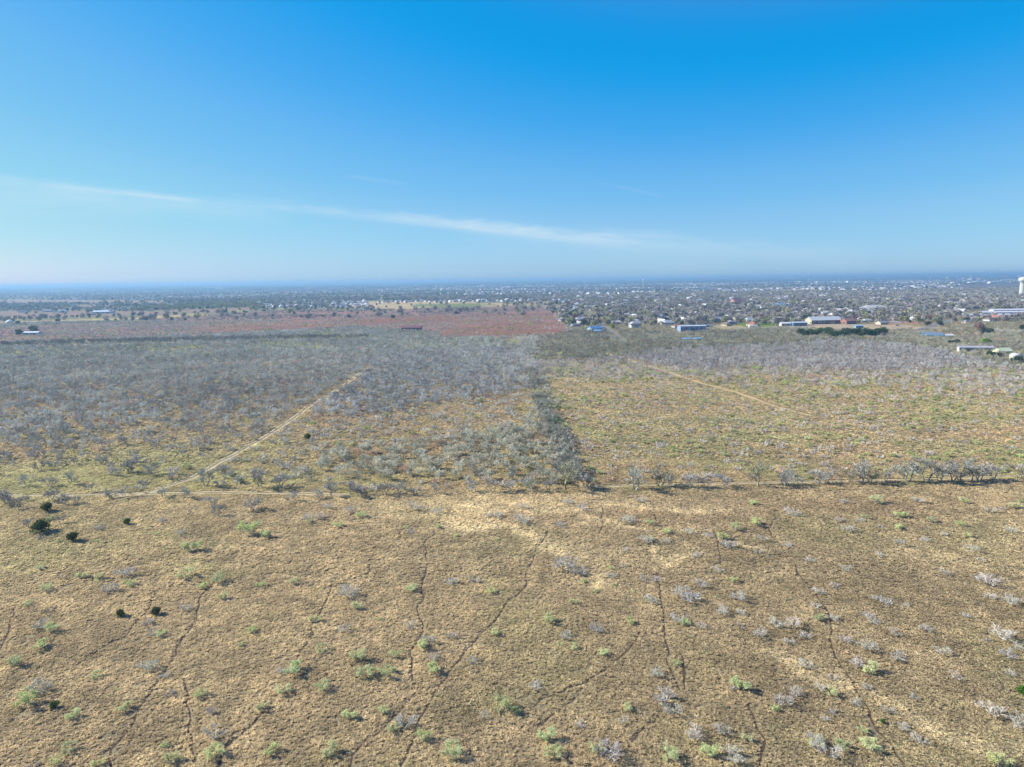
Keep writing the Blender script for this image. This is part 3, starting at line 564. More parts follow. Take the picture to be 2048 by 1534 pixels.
# trees and scrub of the middle distance
x, y = pts(150, 1150, 4.3, .6, 20)
ok = (y > yline(x, ROW) + 3) & offroads(x, y, 1.6)
for nme in ('creek', 'town', 'townright', 'yard', 'home'): ok &= linedist(x, y, ROADS[nme][0]) > ROADS[nme][1] * .5 + 2
x, y = x[ok], y[ok]; d = np.hypot(x, y); n2 = fbm(x, y, 30, 101); n5 = fbm(x, y, 9, 107)
inR, inM, inC, inT, inW, inRd, inB, inTn = [inpoly(x + 22 * (n5 - .5), y + 60 * (n2 - .5) * np.clip((d - 300) / 200, .15, 1), q) for q in (RIGHT, MOUND, CENTER, THICKET, WOOD_MID, RED, BRUSHBAND, TOWN)]
crk = (y > yline(x, CREEK) - 130) & (x < 120); hedge = (linedist(x + 30 * (n2 - .5), y + 70 * (n5 - .5), P([(0, 692), (200, 686), (400, 681), (560, 678), (700, 677)])) < 20) & (y > yline(x, CREEK) + 4)
p = np.where(y < 1150, .18 + .75 * sstep(235, 380, d), 0); sc = np.full(len(x), .85)
p = np.where(inC, .34 * (n2 > .35) + .16, p); p = np.where(inW, .95, p); p = np.where(inR, (.24 + .24 * (n2 > .5)) + .3 * sstep(350, 470, d), p); p = np.where(inM, .9, p)
p = np.where(inB, .75, p); p = np.where(inT, 1.0 * (.6 + .9 * (n2 > .34)), p); sc = np.where(inT, 1.5, sc)
p = np.where(crk, .8 * (.5 + .8 * (n2 > .45)), p); inSt = inpoly(x + 20 * (n2 - .5), y + 40 * (n2 - .5), STRIPE); p = np.where(inRd, .22 + .4 * sstep(.48, .58, fbm(x * .4, y, 60, 82)), p); p = np.where(inRd & inSt, .06 + .3 * sstep(.55, .62, fbm(x * .4, y, 60, 82)), p); sc = np.where(inRd, .7, sc); p = np.where(inTn, .14, p)
p = np.where(hedge, .7, p); sc = np.where(hedge, 1.15, sc); sc = np.where(inB, 1.05, sc); sc = np.where(inR, .62 + .15 * sstep(380, 460, d), sc); sc = np.where(inM, .8, sc)
hd2 = linedist(x, y, P([(1062, 745), (1075, 780), (1100, 840), (1130, 900), (1148, 965)])); h2 = hd2 < 4; p = np.where(h2, .6, p); sc = np.where(h2, 1.0, sc)
for pl, _ in FIELDS: p = np.where(inpoly(x, y, pl), p * .15, p)
u = rng.random(len(x)); keep = u < p; isleft = ~(inR | inB | inM | inT | inC)
fol = rng.random(len(x))
gp_ = np.where(inR, .26 * (fbm(x, y, 22, 131) > .5) + .05, 0) + np.where(inB, .10, 0) + np.where(inC & ~inT, .035, 0) + np.where(crk & (n2 > .55), .12, 0)
green = (~keep) & (u < p + gp_ * 1.5)
dull = (rng.uniform(.65, 1.25, len(x)) * (.82 + .4 * fbm(x, y, 45, 211, 3)))[:, None]
tint = np.where(isleft[:, None], BLUEG * .95, GREYT * 1.05); tint = np.where((isleft & (d < 300))[:, None], np.array([.58, .535, .44]), tint)
tint = np.where(inC[:, None], np.array([.60, .57, .47]), tint); tint = np.where(inT[:, None], np.array([.60, .58, .44]), tint); tint = np.where(inW[:, None], np.array([.54, .54, .50]), tint)
tint = np.where(inM[:, None], np.array([.50, .48, .445]), tint); tint = np.where(inR[:, None], np.array([.58, .53, .47]), tint); tint = np.where((inB | inTn)[:, None], np.array([.42, .39, .29]), tint)
tint = np.where(hedge[:, None], np.array([.35, .33, .29]), tint); tint = np.where(h2[:, None], np.array([.46, .44, .36]), tint)
tint = tint * dull * (1 + .25 * (n2 - .5))[:, None]; rb = (fol < .04) & ~inM & ~inW; tint[rb] = tint[rb] * np.array([1.15, .85, .75])
gt = np.array([.42, .45, .19]) * rng.uniform(.75, 1.25, len(x))[:, None] * np.where(rng.random(len(x)) < .3, 1.25, 1.0)[:, None]
sc = sc * rng.uniform(.7, 1.2, len(x)) * (.85 + .3 * n5)
tx, ty, ts, tt_ = x[keep], y[keep], sc[keep], tint[keep]; tR = ((inR & (d < 410)) | inRd | (inC & ~inT & ~h2))[keep]; tT = (inT | h2)[keep]
dd_ = np.hypot(tx, ty); vis = np.abs(proj(tx, ty)[0] - 1024) < 1060
score = np.where(tR, ts * .75, ts) / dd_ * vis
order = np.argsort(-score); nI = 300 - len(TREES); first = order[:nI]; rest = order[nI:]
for k in first:
    look = ('low pale leafless tree' if tR[k] else ('olive grey leafless tree' if tT[k] else 'grey leafless tree'))
    TREES.append((tx[k], ty[k], ts[k] * (.62 if tT[k] else .78), tt_[k], look, 0))
for k, (a_, b_, s_, t_, look, _) in enumerate(TREES):
    o = place('bare_tree', k, a_, b_, s_, t_, 'bare_tree', zs=.72 if _ else .85, tints=(np.array(t_) * .75, t_)); reg(o, look, 'tree', 'leafless trees of the hedgerow and brushland', a_, b_)
m = np.zeros(len(tx), bool); m[rest] = True
a_ = m & ~tR; scatter('woodland', 'mesq', tx[a_], ty[a_], ts[a_], tt_[a_], label='grey leafless mesquite wood filling the middle distance', cat='woodland')
a_ = m & tR; scatter('scrub', 'shrubby', tx[a_], ty[a_], ts[a_] * 1.5, tt_[a_], label='pale bare scrub dotted over the grassland', cat='scrub')
q1, q2 = pts(205, 560, 2.1, .6, 0); qd = linedist(q1, q2, P([(1058, 745), (1070, 780), (1095, 840), (1122, 900), (1136, 968)])); kq = (qd < 3.2 - 2.0 * sstep(240, 440, q2)) & (rng.random(len(q1)) < .36); q1, q2 = q1[kq], q2[kq]; n_ = len(q1)
scatter('hedge_brush', 'mesq', q1, q2, rng.uniform(.8, 1.3, n_), np.array([.47, .45, .35]) * rng.uniform(.6, 1.15, n_)[:, None], label='dense hedge line of bare brush running away from the tree row', cat='hedge')
z1, z2 = pts(1150, 1750, 7, .6, 20); zi = inpoly(z1, z2, RED); zs_ = inpoly(z1 + 30 * (fbm(z1, z2, 50, 3) - .5), z2, STRIPE); zp = np.where(zs_, .06, .34 * (fbm(z1 * .4, z2, 80, 231) > .42)) * zi; kz = rng.random(len(z1)) < zp; z1, z2 = z1[kz], z2[kz]; n_ = len(z1)
scatter('field_scrub', 'shrubby', z1, z2, rng.uniform(1.2, 2.2, n_), np.array([.40, .37, .33]) * rng.uniform(.6, 1.2, n_)[:, None], label='grey brush spotted over the far red field', cat='scrub')
# faint extra low scrub in the foreground and right field
x2, y2 = pts(80, 420, 5.5, .6, 10); f2 = fbm(x2, y2, 26, 141); fg = y2 < yline(x2, ROW) - 2
pr = np.where(fg, np.where(x2 > -20, .10, .05) * (f2 > .5), np.where(inpoly(x2, y2, RIGHT), .25, .10)); k2 = (rng.random(len(x2)) < pr) & offroads(x2, y2, .8); x2, y2 = x2[k2], y2[k2]; n_ = len(x2)
scatter('low_scrub', 'shrubby', x2, y2, rng.uniform(.3, .75, n_), np.array([.45, .41, .37]) * rng.uniform(.85, 1.1, n_)[:, None], rng.uniform(.6, .9, n_), label='sparse low grey scrub among the tan grass', cat='scrub')
gx_, gy_, gs_, gc_ = x[green], y[green], sc[green], gt[green]
x3, y3 = pts(80, 240, 4.6, .6, 10); f3 = fbm(x3, y3, 20, 151); k3 = (rng.random(len(x3)) < .06 * (f3 > .5) + .012) & (y3 < yline(x3, ROW) - 4); x3, y3 = x3[k3], y3[k3]; n_ = len(x3)
gd = np.hypot(gx_, gy_); vis = np.abs(proj(gx_, gy_)[0] - 1024) < 1050; od = np.argsort(-(gs_ / gd) * vis); nG = 300 - len(SPR); f_, r_ = od[:nG], od[nG:]
for k in f_:
    t_ = gc_[k] * 1.1; o = place('green_shrub', int(k), gx_[k], gy_[k], gs_[k] * 1.35, t_, 'green_shrub', tints=(GREYT, t_), zs=.85)
    reg(o, 'olive green feathery shrub', 'shrub', 'green feathery shrubs beyond the hedgerow', gx_[k], gy_[k])
scatter('green_scrub', 'green', gx_[r_], gy_[r_], gs_[r_] * 1.5, gc_[r_], label='olive green scrub scattered between the bare trees', cat='scrub')
scatter('low_green_scrub', 'green', x3, y3, rng.uniform(.25, .7, n_), GREEN * .95 * rng.uniform(.8, 1.2, n_)[:, None], rng.uniform(.6, .9, n_), label='faint green low weeds in the tan grass', cat='weeds')
# evergreens: row in front of the barn, and around the town
EV = []
for q in range(26):
    px = 1605 + q * 6.4 + random.uniform(-3, 3); c = gp(px, 674 + 2.5 * math.sin(q * .7) + random.uniform(-3, 2)); EV.append((c[0], c[1], random.uniform(1.2, 1.7), [.055, .09, .03], 'dense dark evergreen tree'))
for (px, py, s_) in [(1125, 634, 1.8), (1133, 632, 1.8), (1140, 636, 1.7), (1150, 628, 1.7), (1160, 634, 1.5), (1145, 650, 1.5), (1168, 652, 1.6), (1172, 646, 1.4), (1880, 652, 1.3), (1855, 652, 1.2), (70, 668, 1.6), (66, 664, 1.7), (38, 670, 1.4), (115, 645, 1.3), (36, 650, 1.3), (268, 632, 1.5), (278, 631, 1.0), (1905, 692, 1.0), (1985, 716, .9), (1995, 718, .9), (1978, 714, .8), (2036, 728, 1.1), (1915, 688, .8), (1330, 636, 1.5), (1450, 646, 1.6), (1405, 640, 1.5), (1610, 640, 1.5), (1760, 636, 1.1), (330, 634, 1.3), (352, 630, 1.2), (2045, 664, 1.5), (1968, 668, 1.3), (1978, 670, 1.3)]:
    c = gp(px, py); EV.append((c[0], c[1], s_, [.06, .085, .045], 'dark evergreen tree'))
for k, (a_, b_, s_, t_, look) in enumerate(EV):
    o = place('evergreen', k, a_, b_, s_, t_, 'evergreen_tree', tints=([.12, .1, .08], vary(np.array(t_), .2))); reg(o, look, 'tree', 'evergreen trees round the town edge', a_, b_)
for (px, py, s_, t_, lab) in [(1223, 658, 1.3, [.30, .34, .06], 'bright yellow green tree beside grey town road'), (1970, 692, 1.3, [.22, .33, .05], 'bright lime green tree behind the long white mobile home'), (1305, 610, 1.8, [.33, .36, .14], 'pale yellow green tree standing tall inside the town'), (1180, 637, 1.4, [.27, .28, .11], 'yellow green tree left of the sunlit strip, town edge'), (1521, 642, 1.9, [.28, .17, .15], 'reddish bare tree above green lawn in town'), (1956, 663, 1.9, [.30, .19, .15], 'reddish brown tree in brush below white sheds')]:
    c = gp(px, py); o = place('evergreen', 1, c[0], c[1], s_, t_, 'bright_tree', tints=([.2, .17, .13], t_), names=['trunk', 'crown']); tag(o, lab, 'tree')
# town and beyond
x, y = pts(1150, 2700, 11.5, .8, 60); d = np.hypot(x, y); nn = fbm(x, y, 90, 161); inTn = inpoly(x, y, TOWN); inRd = inpoly(x, y, RED); inS = inpoly(x, y, SUBURB); open_ = np.zeros(len(x), bool)
for pl, _ in FIELDS: open_ |= inpoly(x, y, pl)
x0, y0 = pts(880, 1150, 8.5, .7, 30); k0 = inpoly(x0, y0, TOWN); 
p = .30 + .5 * (nn > .5); p = np.where(inTn, .8 + .2 * (nn > .48), p); inG = inpoly(x, y, GROVE); inSt = inpoly(x, y, STRIPE); p = np.where((x < 150) & (y < 2000), p * .3, p); p = np.where(inRd, np.where(inSt, .02, .06), p); p = np.where(inS, .3, p); p = np.where(inG, .6, p); p = np.where(open_, .015, p)
k_ = rng.random(len(x)) < p; k1 = k0 & (rng.random(len(x0)) < .5)
x = np.concatenate([x[k_], x0[k1]]); y = np.concatenate([y[k_], y0[k1]])
ok = np.ones(len(x), bool)
for nme in ('town', 'townright', 'yard'): ok &= linedist(x, y, ROADS[nme][0]) > ROADS[nme][1] * .5 + 3
x, y = x[ok], y[ok]; n_ = len(x); r1 = rng.random(n_); ev = r1 < .17; tw = np.array([.36, .32, .275]) * (rng.uniform(.5, 1.3, n_) * (.6 + .8 * fbm(x, y, 60, 221, 3)))[:, None]
ol = (r1 > .17) & ((r1 < .3) | inpoly(x, y, GROVE)); tw[ol] = np.array([.33, .32, .16]) * rng.uniform(.7, 1.2, ol.sum())[:, None]; rd_ = r1 > .96; tw[rd_] = np.array([.24, .15, .12])
s_ = rng.uniform(.75, 1.55, n_); a_ = ~ev
TOWNPTS = (x, y, s_, ev, tw)
# ------------------------------------------------------------------ houses and other buildings
def box(g, x0, y0, z0, x1, y1, z1):
    b0 = len(g.v); g.v += [Vector(q) for q in ((x0, y0, z0), (x1, y0, z0), (x1, y1, z0), (x0, y1, z0), (x0, y0, z1), (x1, y0, z1), (x1, y1, z1), (x0, y1, z1))]
    g.f += [tuple(b0 + k for k in f) for f in ((0, 3, 2, 1), (4, 5, 6, 7), (0, 1, 5, 4), (1, 2, 6, 5), (2, 3, 7, 6), (3, 0, 4, 7))]
def walls(L_, W_, H_, rise, hip):
    g = G(); box(g, -L_ / 2, -W_ / 2, -.3, L_ / 2, W_ / 2, H_)
    if not hip:
        for s_ in (-1, 1):
            b0 = len(g.v); xx = s_ * L_ / 2 * .999; g.v += [Vector((xx, -W_ / 2, H_)), Vector((xx, W_ / 2, H_)), Vector((xx, 0, H_ + rise * .97))]; g.f.append((b0, b0 + 1, b0 + 2))
    return g
def roof(L_, W_, H_, rise, hip, o=.6, th=.18):
    g = G(); l, w = L_ / 2 + o, W_ / 2 + o; r = max(l - w, .5) if hip else l; e_ = H_ - o * rise / (W_ / 2) * .8
    P_ = [(-l, -w, e_), (l, -w, e_), (l, w, e_), (-l, w, e_), (-r, 0, H_ + rise), (r, 0, H_ + rise)]
    g.v = [Vector(q) + Vector((0, 0, th)) for q in P_] + [Vector(q) for q in P_]
    g.f = [(0, 1, 5, 4), (2, 3, 4, 5), (3, 0, 4), (1, 2, 5)] if hip else [(0, 1, 5, 4), (2, 3, 4, 5)]
    g.f += [(7, 6, 10, 11), (9, 8, 11, 10)] + ([] if not hip else [(6, 9, 10), (8, 7, 11)])
    g.f += [(0, 6, 7, 1), (2, 8, 9, 3), (1, 7, 8, 2), (3, 9, 6, 0)] if hip else [(0, 6, 7, 1), (2, 8, 9, 3), (0, 4, 10, 6), (4, 3, 9, 10), (1, 7, 11, 5), (5, 11, 8, 2)]
    return g
M_GLASS = flat('window_glass', (.05, .065, .08), .15, .5, .1); M_DOOR = tinted('painted_door', var=.1); M_METAL = tinted('metal_sheet', .45, .4, .12)
TPL = []
for k in range(7):
    rr = random.Random(800 + k); L_, W_, H_, hip = rr.uniform(13, 21), rr.uniform(8.5, 12), rr.choice([2.9, 3.0, 5.6]), k % 2 == 0; rise = W_ * rr.uniform(.2, .34)
    wn = []
    for s_ in (-1, 1):
        for q in (-.32, -.1, .32):
            g = G(); box(g, L_ * q - .8, s_ * (W_ / 2 + .01) - .04, .9, L_ * q + .8, s_ * (W_ / 2 + .01) + .04, 2.2); wn.append(g.mesh('window', M_GLASS))
    g = G(); box(g, L_ * .12 - .6, -W_ / 2 - .06, 0, L_ * .12 + .6, -W_ / 2 + .02, 2.1); dr = g.mesh('door', M_DOOR)
    g = G(); box(g, L_ * .2, W_ * .1, H_ + rise * .4, L_ * .2 + .9, W_ * .1 + .9, H_ + rise + .8); ch = g.mesh('chimney', M_WALL)
    TPL.append((walls(L_, W_, H_, rise, hip).mesh('wall', M_WALL), roof(L_, W_, H_, rise, hip).mesh('roof', M_ROOF), wn, dr, ch))
WC = {'white': (.66, .65, .62), 'cream': (.52, .46, .35), 'tan': (.46, .37, .27), 'grey': (.36, .36, .36), 'brick': (.30, .15, .10), 'pale blue': (.28, .36, .42)}
RC = {'grey': (.20, .20, .21), 'brown': (.17, .13, .10), 'white': (.62, .62, .62), 'pale grey': (.38, .38, .38), 'dark': (.09, .09, .10), 'blue': (.12, .26, .44), 'reddish': (.30, .14, .10)}
def house(k, x, y, rz, wc, rc, detail, sc=1.0, name='house', z=0):
    o = empty(name, (x, y, z), rz, sc); w_, r_, wn, dr, ch = TPL[k % len(TPL)]
    a_ = obj('wall', w_, o); a_.color = (*WC[wc], 1); b_ = obj('roof', r_, o); b_.color = (*vary(np.array(RC[rc]), .15), 1)
    if detail:
        for m in wn: obj('window', m, o)
        c = obj('door', dr, o); c.color = (.3, .22, .16, 1)
        if k % 3 == 0: c = obj('chimney', ch, b_); c.color = (.3, .18, .14, 1)
    return o
HP = []
x, y = pts(860, 2500, 38, .25, 20); nn = fbm(x, y, 140, 171); inTn = inpoly(x, y, TOWN)
ok = inTn & (rng.random(len(x)) < .3 + .5 * (nn > .5)) & (np.abs(proj(x, y)[0] - 1024) < 1080)
SPEC = [(1648, 646), (1595, 650), (1385, 661), (1990, 628), (1190, 660), (1508, 656), (1757, 621), (1788, 642), (1170, 632), (1870, 672), (1445, 636)]
for (px, py) in SPEC:
    c = gp(px, py); ok &= (np.abs(x - c[0]) > 34) | (np.abs(y - c[1]) > 30)
c = gp(2020, 630); ok &= ~((x > gp(1945, 630)[0] - 20) & (np.abs(y - c[1]) < 110))
for nme in ('town', 'townright', 'yard'): ok &= linedist(x, y, ROADS[nme][0]) > 16
for (a_, b_) in zip(x[ok], y[ok]): HP.append((a_, b_, 'town'))
for q in range(15):       # the blue roofed estate left of the middle, in slanting rows
    for w_ in range(4):
        c0 = gp(520 + q * 15, 614 - w_ * 3.6); HP.append((c0[0] + random.uniform(-5, 5), c0[1] + random.uniform(-6, 6), 'estate'))
for q in range(11):
    for (ax, ay, bx, by) in ((712, 604, 745, 615), (690, 608, 718, 616)):
        c0 = gp(ax + (bx - ax) * q / 11, ay + (by - ay) * q / 11); HP.append((c0[0], c0[1], 'row'))
for q in range(34):
    c0 = gp(758 + q * 9.5, 604.5 - .008 * q * 9.5 + random.uniform(-1, .5)); HP.append((c0[0], c0[1], 'strip'))
for (px, py) in [(20, 646), (55, 624), (45, 625), (90, 622), (95, 624), (110, 625), (125, 625), (185, 630), (200, 625), (212, 624), (245, 620), (250, 622), (290, 615), (300, 622), (135, 610), (145, 611), (160, 604), (40, 608), (340, 612), (355, 609), (310, 602), (400, 606), (425, 608), (455, 605), (478, 606)]:
    c0 = gp(px, py); HP.append((c0[0], c0[1], 'farm'))
HP.sort(key=lambda q: q[0] ** 2 + q[1] ** 2)
LIM = 285; stuffh = []; HXY = []
for k, (a_, b_, z_) in enumerate(HP):
    rr = random.Random(k * 7 + 1); HXY.append((a_, b_))
    if z_ == 'town': wc, rc = rr.choices(['white', 'cream', 'tan', 'grey', 'brick', 'pale blue'], [4, 4, 3, 2, 3, 1])[0], rr.choices(['grey', 'brown', 'white', 'pale grey', 'dark', 'blue', 'reddish'], [5, 3, 4, 5, 2, .5, 1])[0]
    elif z_ == 'estate': wc, rc = rr.choice(['cream', 'tan', 'brick', 'grey']), rr.choice(['grey', 'pale grey', 'grey', 'dark', 'blue'])
    elif z_ == 'farm': wc, rc = rr.choice(['white', 'cream', 'grey']), rr.choice(['white', 'pale grey', 'grey', 'blue'])
    else: wc, rc = rr.choice(['cream', 'white', 'cream', 'tan']), rr.choice(['grey', 'brown', 'reddish'])
    rz = (.35 if z_ == 'town' else .75) + rr.choice([0, math.pi / 2]) + rr.uniform(-.08, .08)
    if k < LIM:
        nw = {'town': 'in the tree filled town', 'estate': '', 'row': '', 'strip': '', 'farm': ''}
        o = house(rr.randrange(7), a_, b_, rz, wc, rc, k < 70, rr.uniform(.62, .92)); reg(o, '%s house, %s roof' % (wc, rc), 'house', {'town': 'houses among the trees of the right hand town', 'estate': 'close set houses of the estate beyond the red field', 'row': 'close set houses of the estate beyond the red field', 'strip': 'pale houses behind the tan strip', 'farm': 'farm buildings in the left distance'}[z_], a_, b_)
    else: stuffh.append((a_, b_, rz, wc, z_))
# distant houses as one mass: walls tinted, roofs of the kind
VAR['house'] = []
for k in range(6):
    w_, r_ = TPL[k][0], TPL[k][1]; me_ = bpy.data.meshes.new('far_house'); g = G()
    vv = [v.co.copy() for v in w_.vertices] + [v.co.copy() for v in r_.vertices]; n0 = len(w_.vertices)
    me_.from_pydata(vv, [], [tuple(p.vertices) for p in w_.polygons] + [tuple(i_ + n0 for i_ in p.vertices) for p in r_.polygons])
    rcol = [(.20, .2, .21), (.17, .13, .11), (.5, .5, .5), (.3, .3, .31), (.12, .12, .13), (.38, .36, .34)][k]
    me_.materials.append(M_WALL); me_.materials.append(flat('shingles_%s' % 'abcdef'[k], rcol, .8, .2, .15)); nw_ = len(w_.polygons)
    for p in me_.polygons: p.material_index = 0 if p.index < nw_ else 1
    VAR['house'].append(me_)
x, y = pts(2300, 7500, 40, .3, 40); d = np.hypot(x, y); sd_ = fbm(x * .6, y, 420, 181, 3); az = np.arctan2(x, y)
p = sstep(.52 - .12 * sstep(-.1, .5, az) + .10 * sstep(0, -.5, az), .56 - .10 * sstep(-.1, .5, az) + .10 * sstep(0, -.5, az), sd_) * .55
opn = np.zeros(len(x), bool)
for pl, _ in FIELDS: opn |= inpoly(x, y, pl)
k_ = (rng.random(len(x)) < p) & ~opn & ~inpoly(x, y, RED); x, y = x[k_], y[k_]
x = np.concatenate([x, [q[0] for q in stuffh]]); y = np.concatenate([y, [q[1] for q in stuffh]]); n_ = len(x)
cw = np.array([WC[q] for q in ('white', 'cream', 'tan', 'white', 'grey')])[rng.integers(0, 5, n_)] * 1.3
scatter('distant_houses', 'house', x, y, rng.uniform(.8, 1.15, n_), cw, rot=.5 + rng.integers(0, 4, n_) * 1.5708, label='small pale houses of the suburbs far beyond the town', cat='houses')
FARH = (x, y)
# trees of the town, kept off the houses
hx, hy = np.array(HXY).T; x, y, s_, ev, tw = TOWNPTS; ok = np.ones(len(x), bool)
for a0, b0 in [(a0, b0) for a0, b0 in zip(hx, hy)] + [tuple(gp(*q)) for q in SPEC]:
    ok &= ~((np.abs(x - a0) < 10) & (y < b0 + 8) & (y > b0 - 34))
c = gp(1945, 630); ok &= ~((x > c[0]) & (y > c[1] - 230) & (y < c[1] + 130)); c1, c2 = gp(1615, 648), gp(1685, 648); ok &= ~((x > c1[0]) & (x < c2[0]) & (y > c1[1] - 60) & (y < c1[1] + 20))
c1, c2 = gp(1360, 661), gp(1412, 661); ok &= ~((x > c1[0]) & (x < c2[0]) & (y > c1[1] - 50) & (y < c1[1] + 20))
x, y, s_, ev, tw = x[ok], y[ok], s_[ok], ev[ok], tw[ok]
a_ = ~ev; scatter('town_woodland', 'town', x[a_], y[a_], s_[a_] * 1.1, tw[a_], label='grey brown leafless trees filling the town', cat='woodland')
n_ = ev.sum(); scatter('evergreen_woodland', 'evg', x[ev], y[ev], s_[ev] * .9, np.array([.06, .08, .045]) * rng.uniform(.7, 1.4, n_)[:, None], label='dark green trees scattered through the town', cat='woodland')
x, y = pts(2700, 6500, 26, .7, 100); d = np.hypot(x, y); nn = fbm(x, y, 260, 191); p = .15 + .5 * (nn > .5); opn = np.zeros(len(x), bool)
for pl, _ in FIELDS: opn |= inpoly(x, y, pl)
p = np.where(opn, .02, p); k_ = rng.random(len(x)) < p; x, y = x[k_], y[k_]; n_ = len(x); r1 = rng.random(n_) < .22
tw = np.where(r1[:, None], np.array([.07, .09, .055]), np.array([.28, .26, .235])) * rng.uniform(.75, 1.2, n_)[:, None]
scatter('distant_trees', 'evg', x, y, rng.uniform(1.1, 2.0, n_), tw, rng.uniform(.7, 1, n_), label='mixed trees between the far suburbs', cat='woodland')
x, y = pts(6500, 30000, 150, .7, 200); d = np.hypot(x, y); nn = fbm(x * .6, y, 1500, 201); k_ = rng.random(len(x)) < .45 + .5 * (nn > .45); x, y = x[k_], y[k_]; n_ = len(x)
tw = np.array([.085, .10, .075]) * rng.uniform(.7, 1.3, n_)[:, None]
scatter('distant_woodland', 'farwood', x, y, rng.uniform(1.0, 2.2, n_), tw, rng.uniform(.35, .6, n_), label='blue woods on the low hills at the horizon', cat='woodland')
# bigger pale buildings far off
VAR['shed'] = []
for k in range(3):
    g = G(); box(g, -30 - 12 * k, -14, -1, 30 + 12 * k, 14, 8 + k); box(g, -28 - 12 * k, -12, 8 + k, 28 + 12 * k, 12, 8.6 + k); VAR['shed'].append(g.mesh('far_shed', M_WALL))
X_, Y_ = [], []
for (px0, px1, py, n_) in [(1720, 1790, 558.5, 12), (1850, 1950, 556.5, 14), (1960, 2048, 555, 14), (1560, 1700, 560, 10), (1400, 1540, 561, 14), (1000, 1300, 566, 12), (830, 900, 563, 4), (600, 640, 569, 3), (420, 440, 569, 3), (1985, 2060, 550, 8), (1900, 1985, 560, 8), (1330, 1420, 577, 12), (0, 600, 578, 8), (600, 1000, 572, 10), (1600, 2048, 566, 20)]:
    for q in range(n_):
        c = gp(random.uniform(px0, px1), py + random.uniform(-.8, .8)); X_.append(c[0]); Y_.append(c[1])
X_, Y_ = np.array(X_), np.array(Y_); n_ = len(X_); cw = np.array([WC[q] for q in ('white', 'cream', 'white', 'tan')])[rng.integers(0, 4, n_)] * 1.15
scatter('distant_sheds', 'shed', X_, Y_, rng.uniform(.6, 1.3, n_) * np.clip(np.hypot(X_, Y_) / 6000, .5, 1.3), cw, rot=rng.uniform(-.3, .3, n_), label='long pale commercial buildings in the far town', cat='buildings')
# particular buildings
def building(name, lab, px, py, L_, W_, H_, rise, rz, wcol, rcol, cat, hip=False, doors=2, wins=4, metal=True):
    c = gp(px, py); o = tag(empty(name, (c[0], c[1] + W_ / 2, 0), rz), lab, cat)
    w_ = obj('wall', walls(L_, W_, H_, rise, hip).mesh('wall', M_METAL if metal else M_WALL), o); w_.color = (*wcol, 1)
    r_ = obj('roof', roof(L_, W_, H_, rise, hip).mesh('roof', M_METAL), o); r_.color = (*rcol, 1)
    for q in range(doors):
        g = G(); cx = (-.5 + (q + .5) / doors) * L_; hw = min(1.8, L_ * .08); box(g, cx - hw, -W_ / 2 - .08, 0, cx + hw, -W_ / 2 + .02, min(3.4, H_ * .8)); d_ = obj('door', g.mesh('door', M_DOOR), o); d_.color = (.16, .15, .15, 1)
    for q in range(wins):
        g = G(); cx = (-.5 + (q + .18) / wins) * L_; box(g, cx - .6, -W_ / 2 - .06, H_ * .4, cx + .6, -W_ / 2 + .02, H_ * .75); obj('window', g.mesh('window', M_GLASS), o)
    return o
b_ = building('metal_barn', 'long metal barn with pale grey roof and cream end wall', 1652, 648, 40, 16, 5.0, 4.0, .10, (.30, .22, .19), (.44, .46, .46), 'barn', doors=3, wins=6)
g = G(); g.v = [Vector((-20.15, -8, 0)), Vector((-20.15, 8, 0)), Vector((-20.15, 8, 5)), Vector((-20.15, 0, 9)), Vector((-20.15, -8, 5))]; g.f = [(0, 4, 3, 2, 1)]; e_ = obj('end_wall', g.mesh('end_wall', M_METAL), b_); e_.color = (.46, .42, .30, 1)
building('barn', 'dark red roofed low barn in grey brush by the red field', 822, 662, 24, 12, 4, 2.5, .0, (.20, .12, .11), (.20, .10, .09), 'barn', metal=False)
building('metal_shed', 'low blue building with white roof left of the long barn', 1600, 652, 17, 8, 4, 1.2, .05, (.10, .22, .33), (.42, .45, .48), 'building')
building('mobile_home', 'small lilac white mobile home left of the blue building', 1572, 652, 12, 6, 3.2, 1.2, .1, (.55, .5, .55), (.6, .58, .58), 'mobile home')
building('workshop', 'flat pale roofed blue grey building at the brush edge, centre right', 1386, 663, 29, 14, 6, .8, .05, (.22, .29, .42), (.40, .44, .48), 'building', doors=3, wins=5)
building('trailer', 'bright blue low roof half hidden in brush below the workshop', 1384, 684, 17, 5, 3, .8, .22, (.15, .30, .42), (.16, .36, .46), 'trailer', wins=3)
building('house', 'blue metal roofed house beside the dark trees at the town edge', 1190, 663, 15, 10, 3.5, 2.5, .5, (.3, .36, .4), (.10, .24, .42), 'house')
building('shed', 'small bright blue shed in front of the blue roofed house', 1196, 667, 8, 5, 3, 1.2, .2, (.18, .32, .45), (.18, .36, .52), 'shed', wins=1, doors=1)
building('mobile_home', 'long white mobile home in brush near the right edge', 1954, 703, 24, 5, 3.2, .9, -.22, (.50, .50, .52), (.36, .36, .38), 'mobile home', wins=6)
building('shed', 'dark blue roofed shed sunk in brush, right side', 1869, 677, 17, 9, 3, 2.4, -.35, (.12, .17, .22), (.13, .2, .27), 'shed')
building('shed', 'small white shed with two dark openings in right brush', 1898, 677, 8, 4, 3, .8, 0, (.66, .66, .68), (.62, .62, .64), 'shed', wins=2, doors=2)
building('shed', 'small white box shed on straw ground left of the green lawn', 1507, 657, 9, 5, 3.6, .3, -.1, (.7, .66, .6), (.68, .66, .62), 'shed', wins=0, doors=1)
building('shed', 'small blue shed right of the long barn below the yard', 1719, 656, 9, 5, 2.6, .8, .1, (.15, .28, .42), (.28, .38, .46), 'shed', wins=2, doors=1)
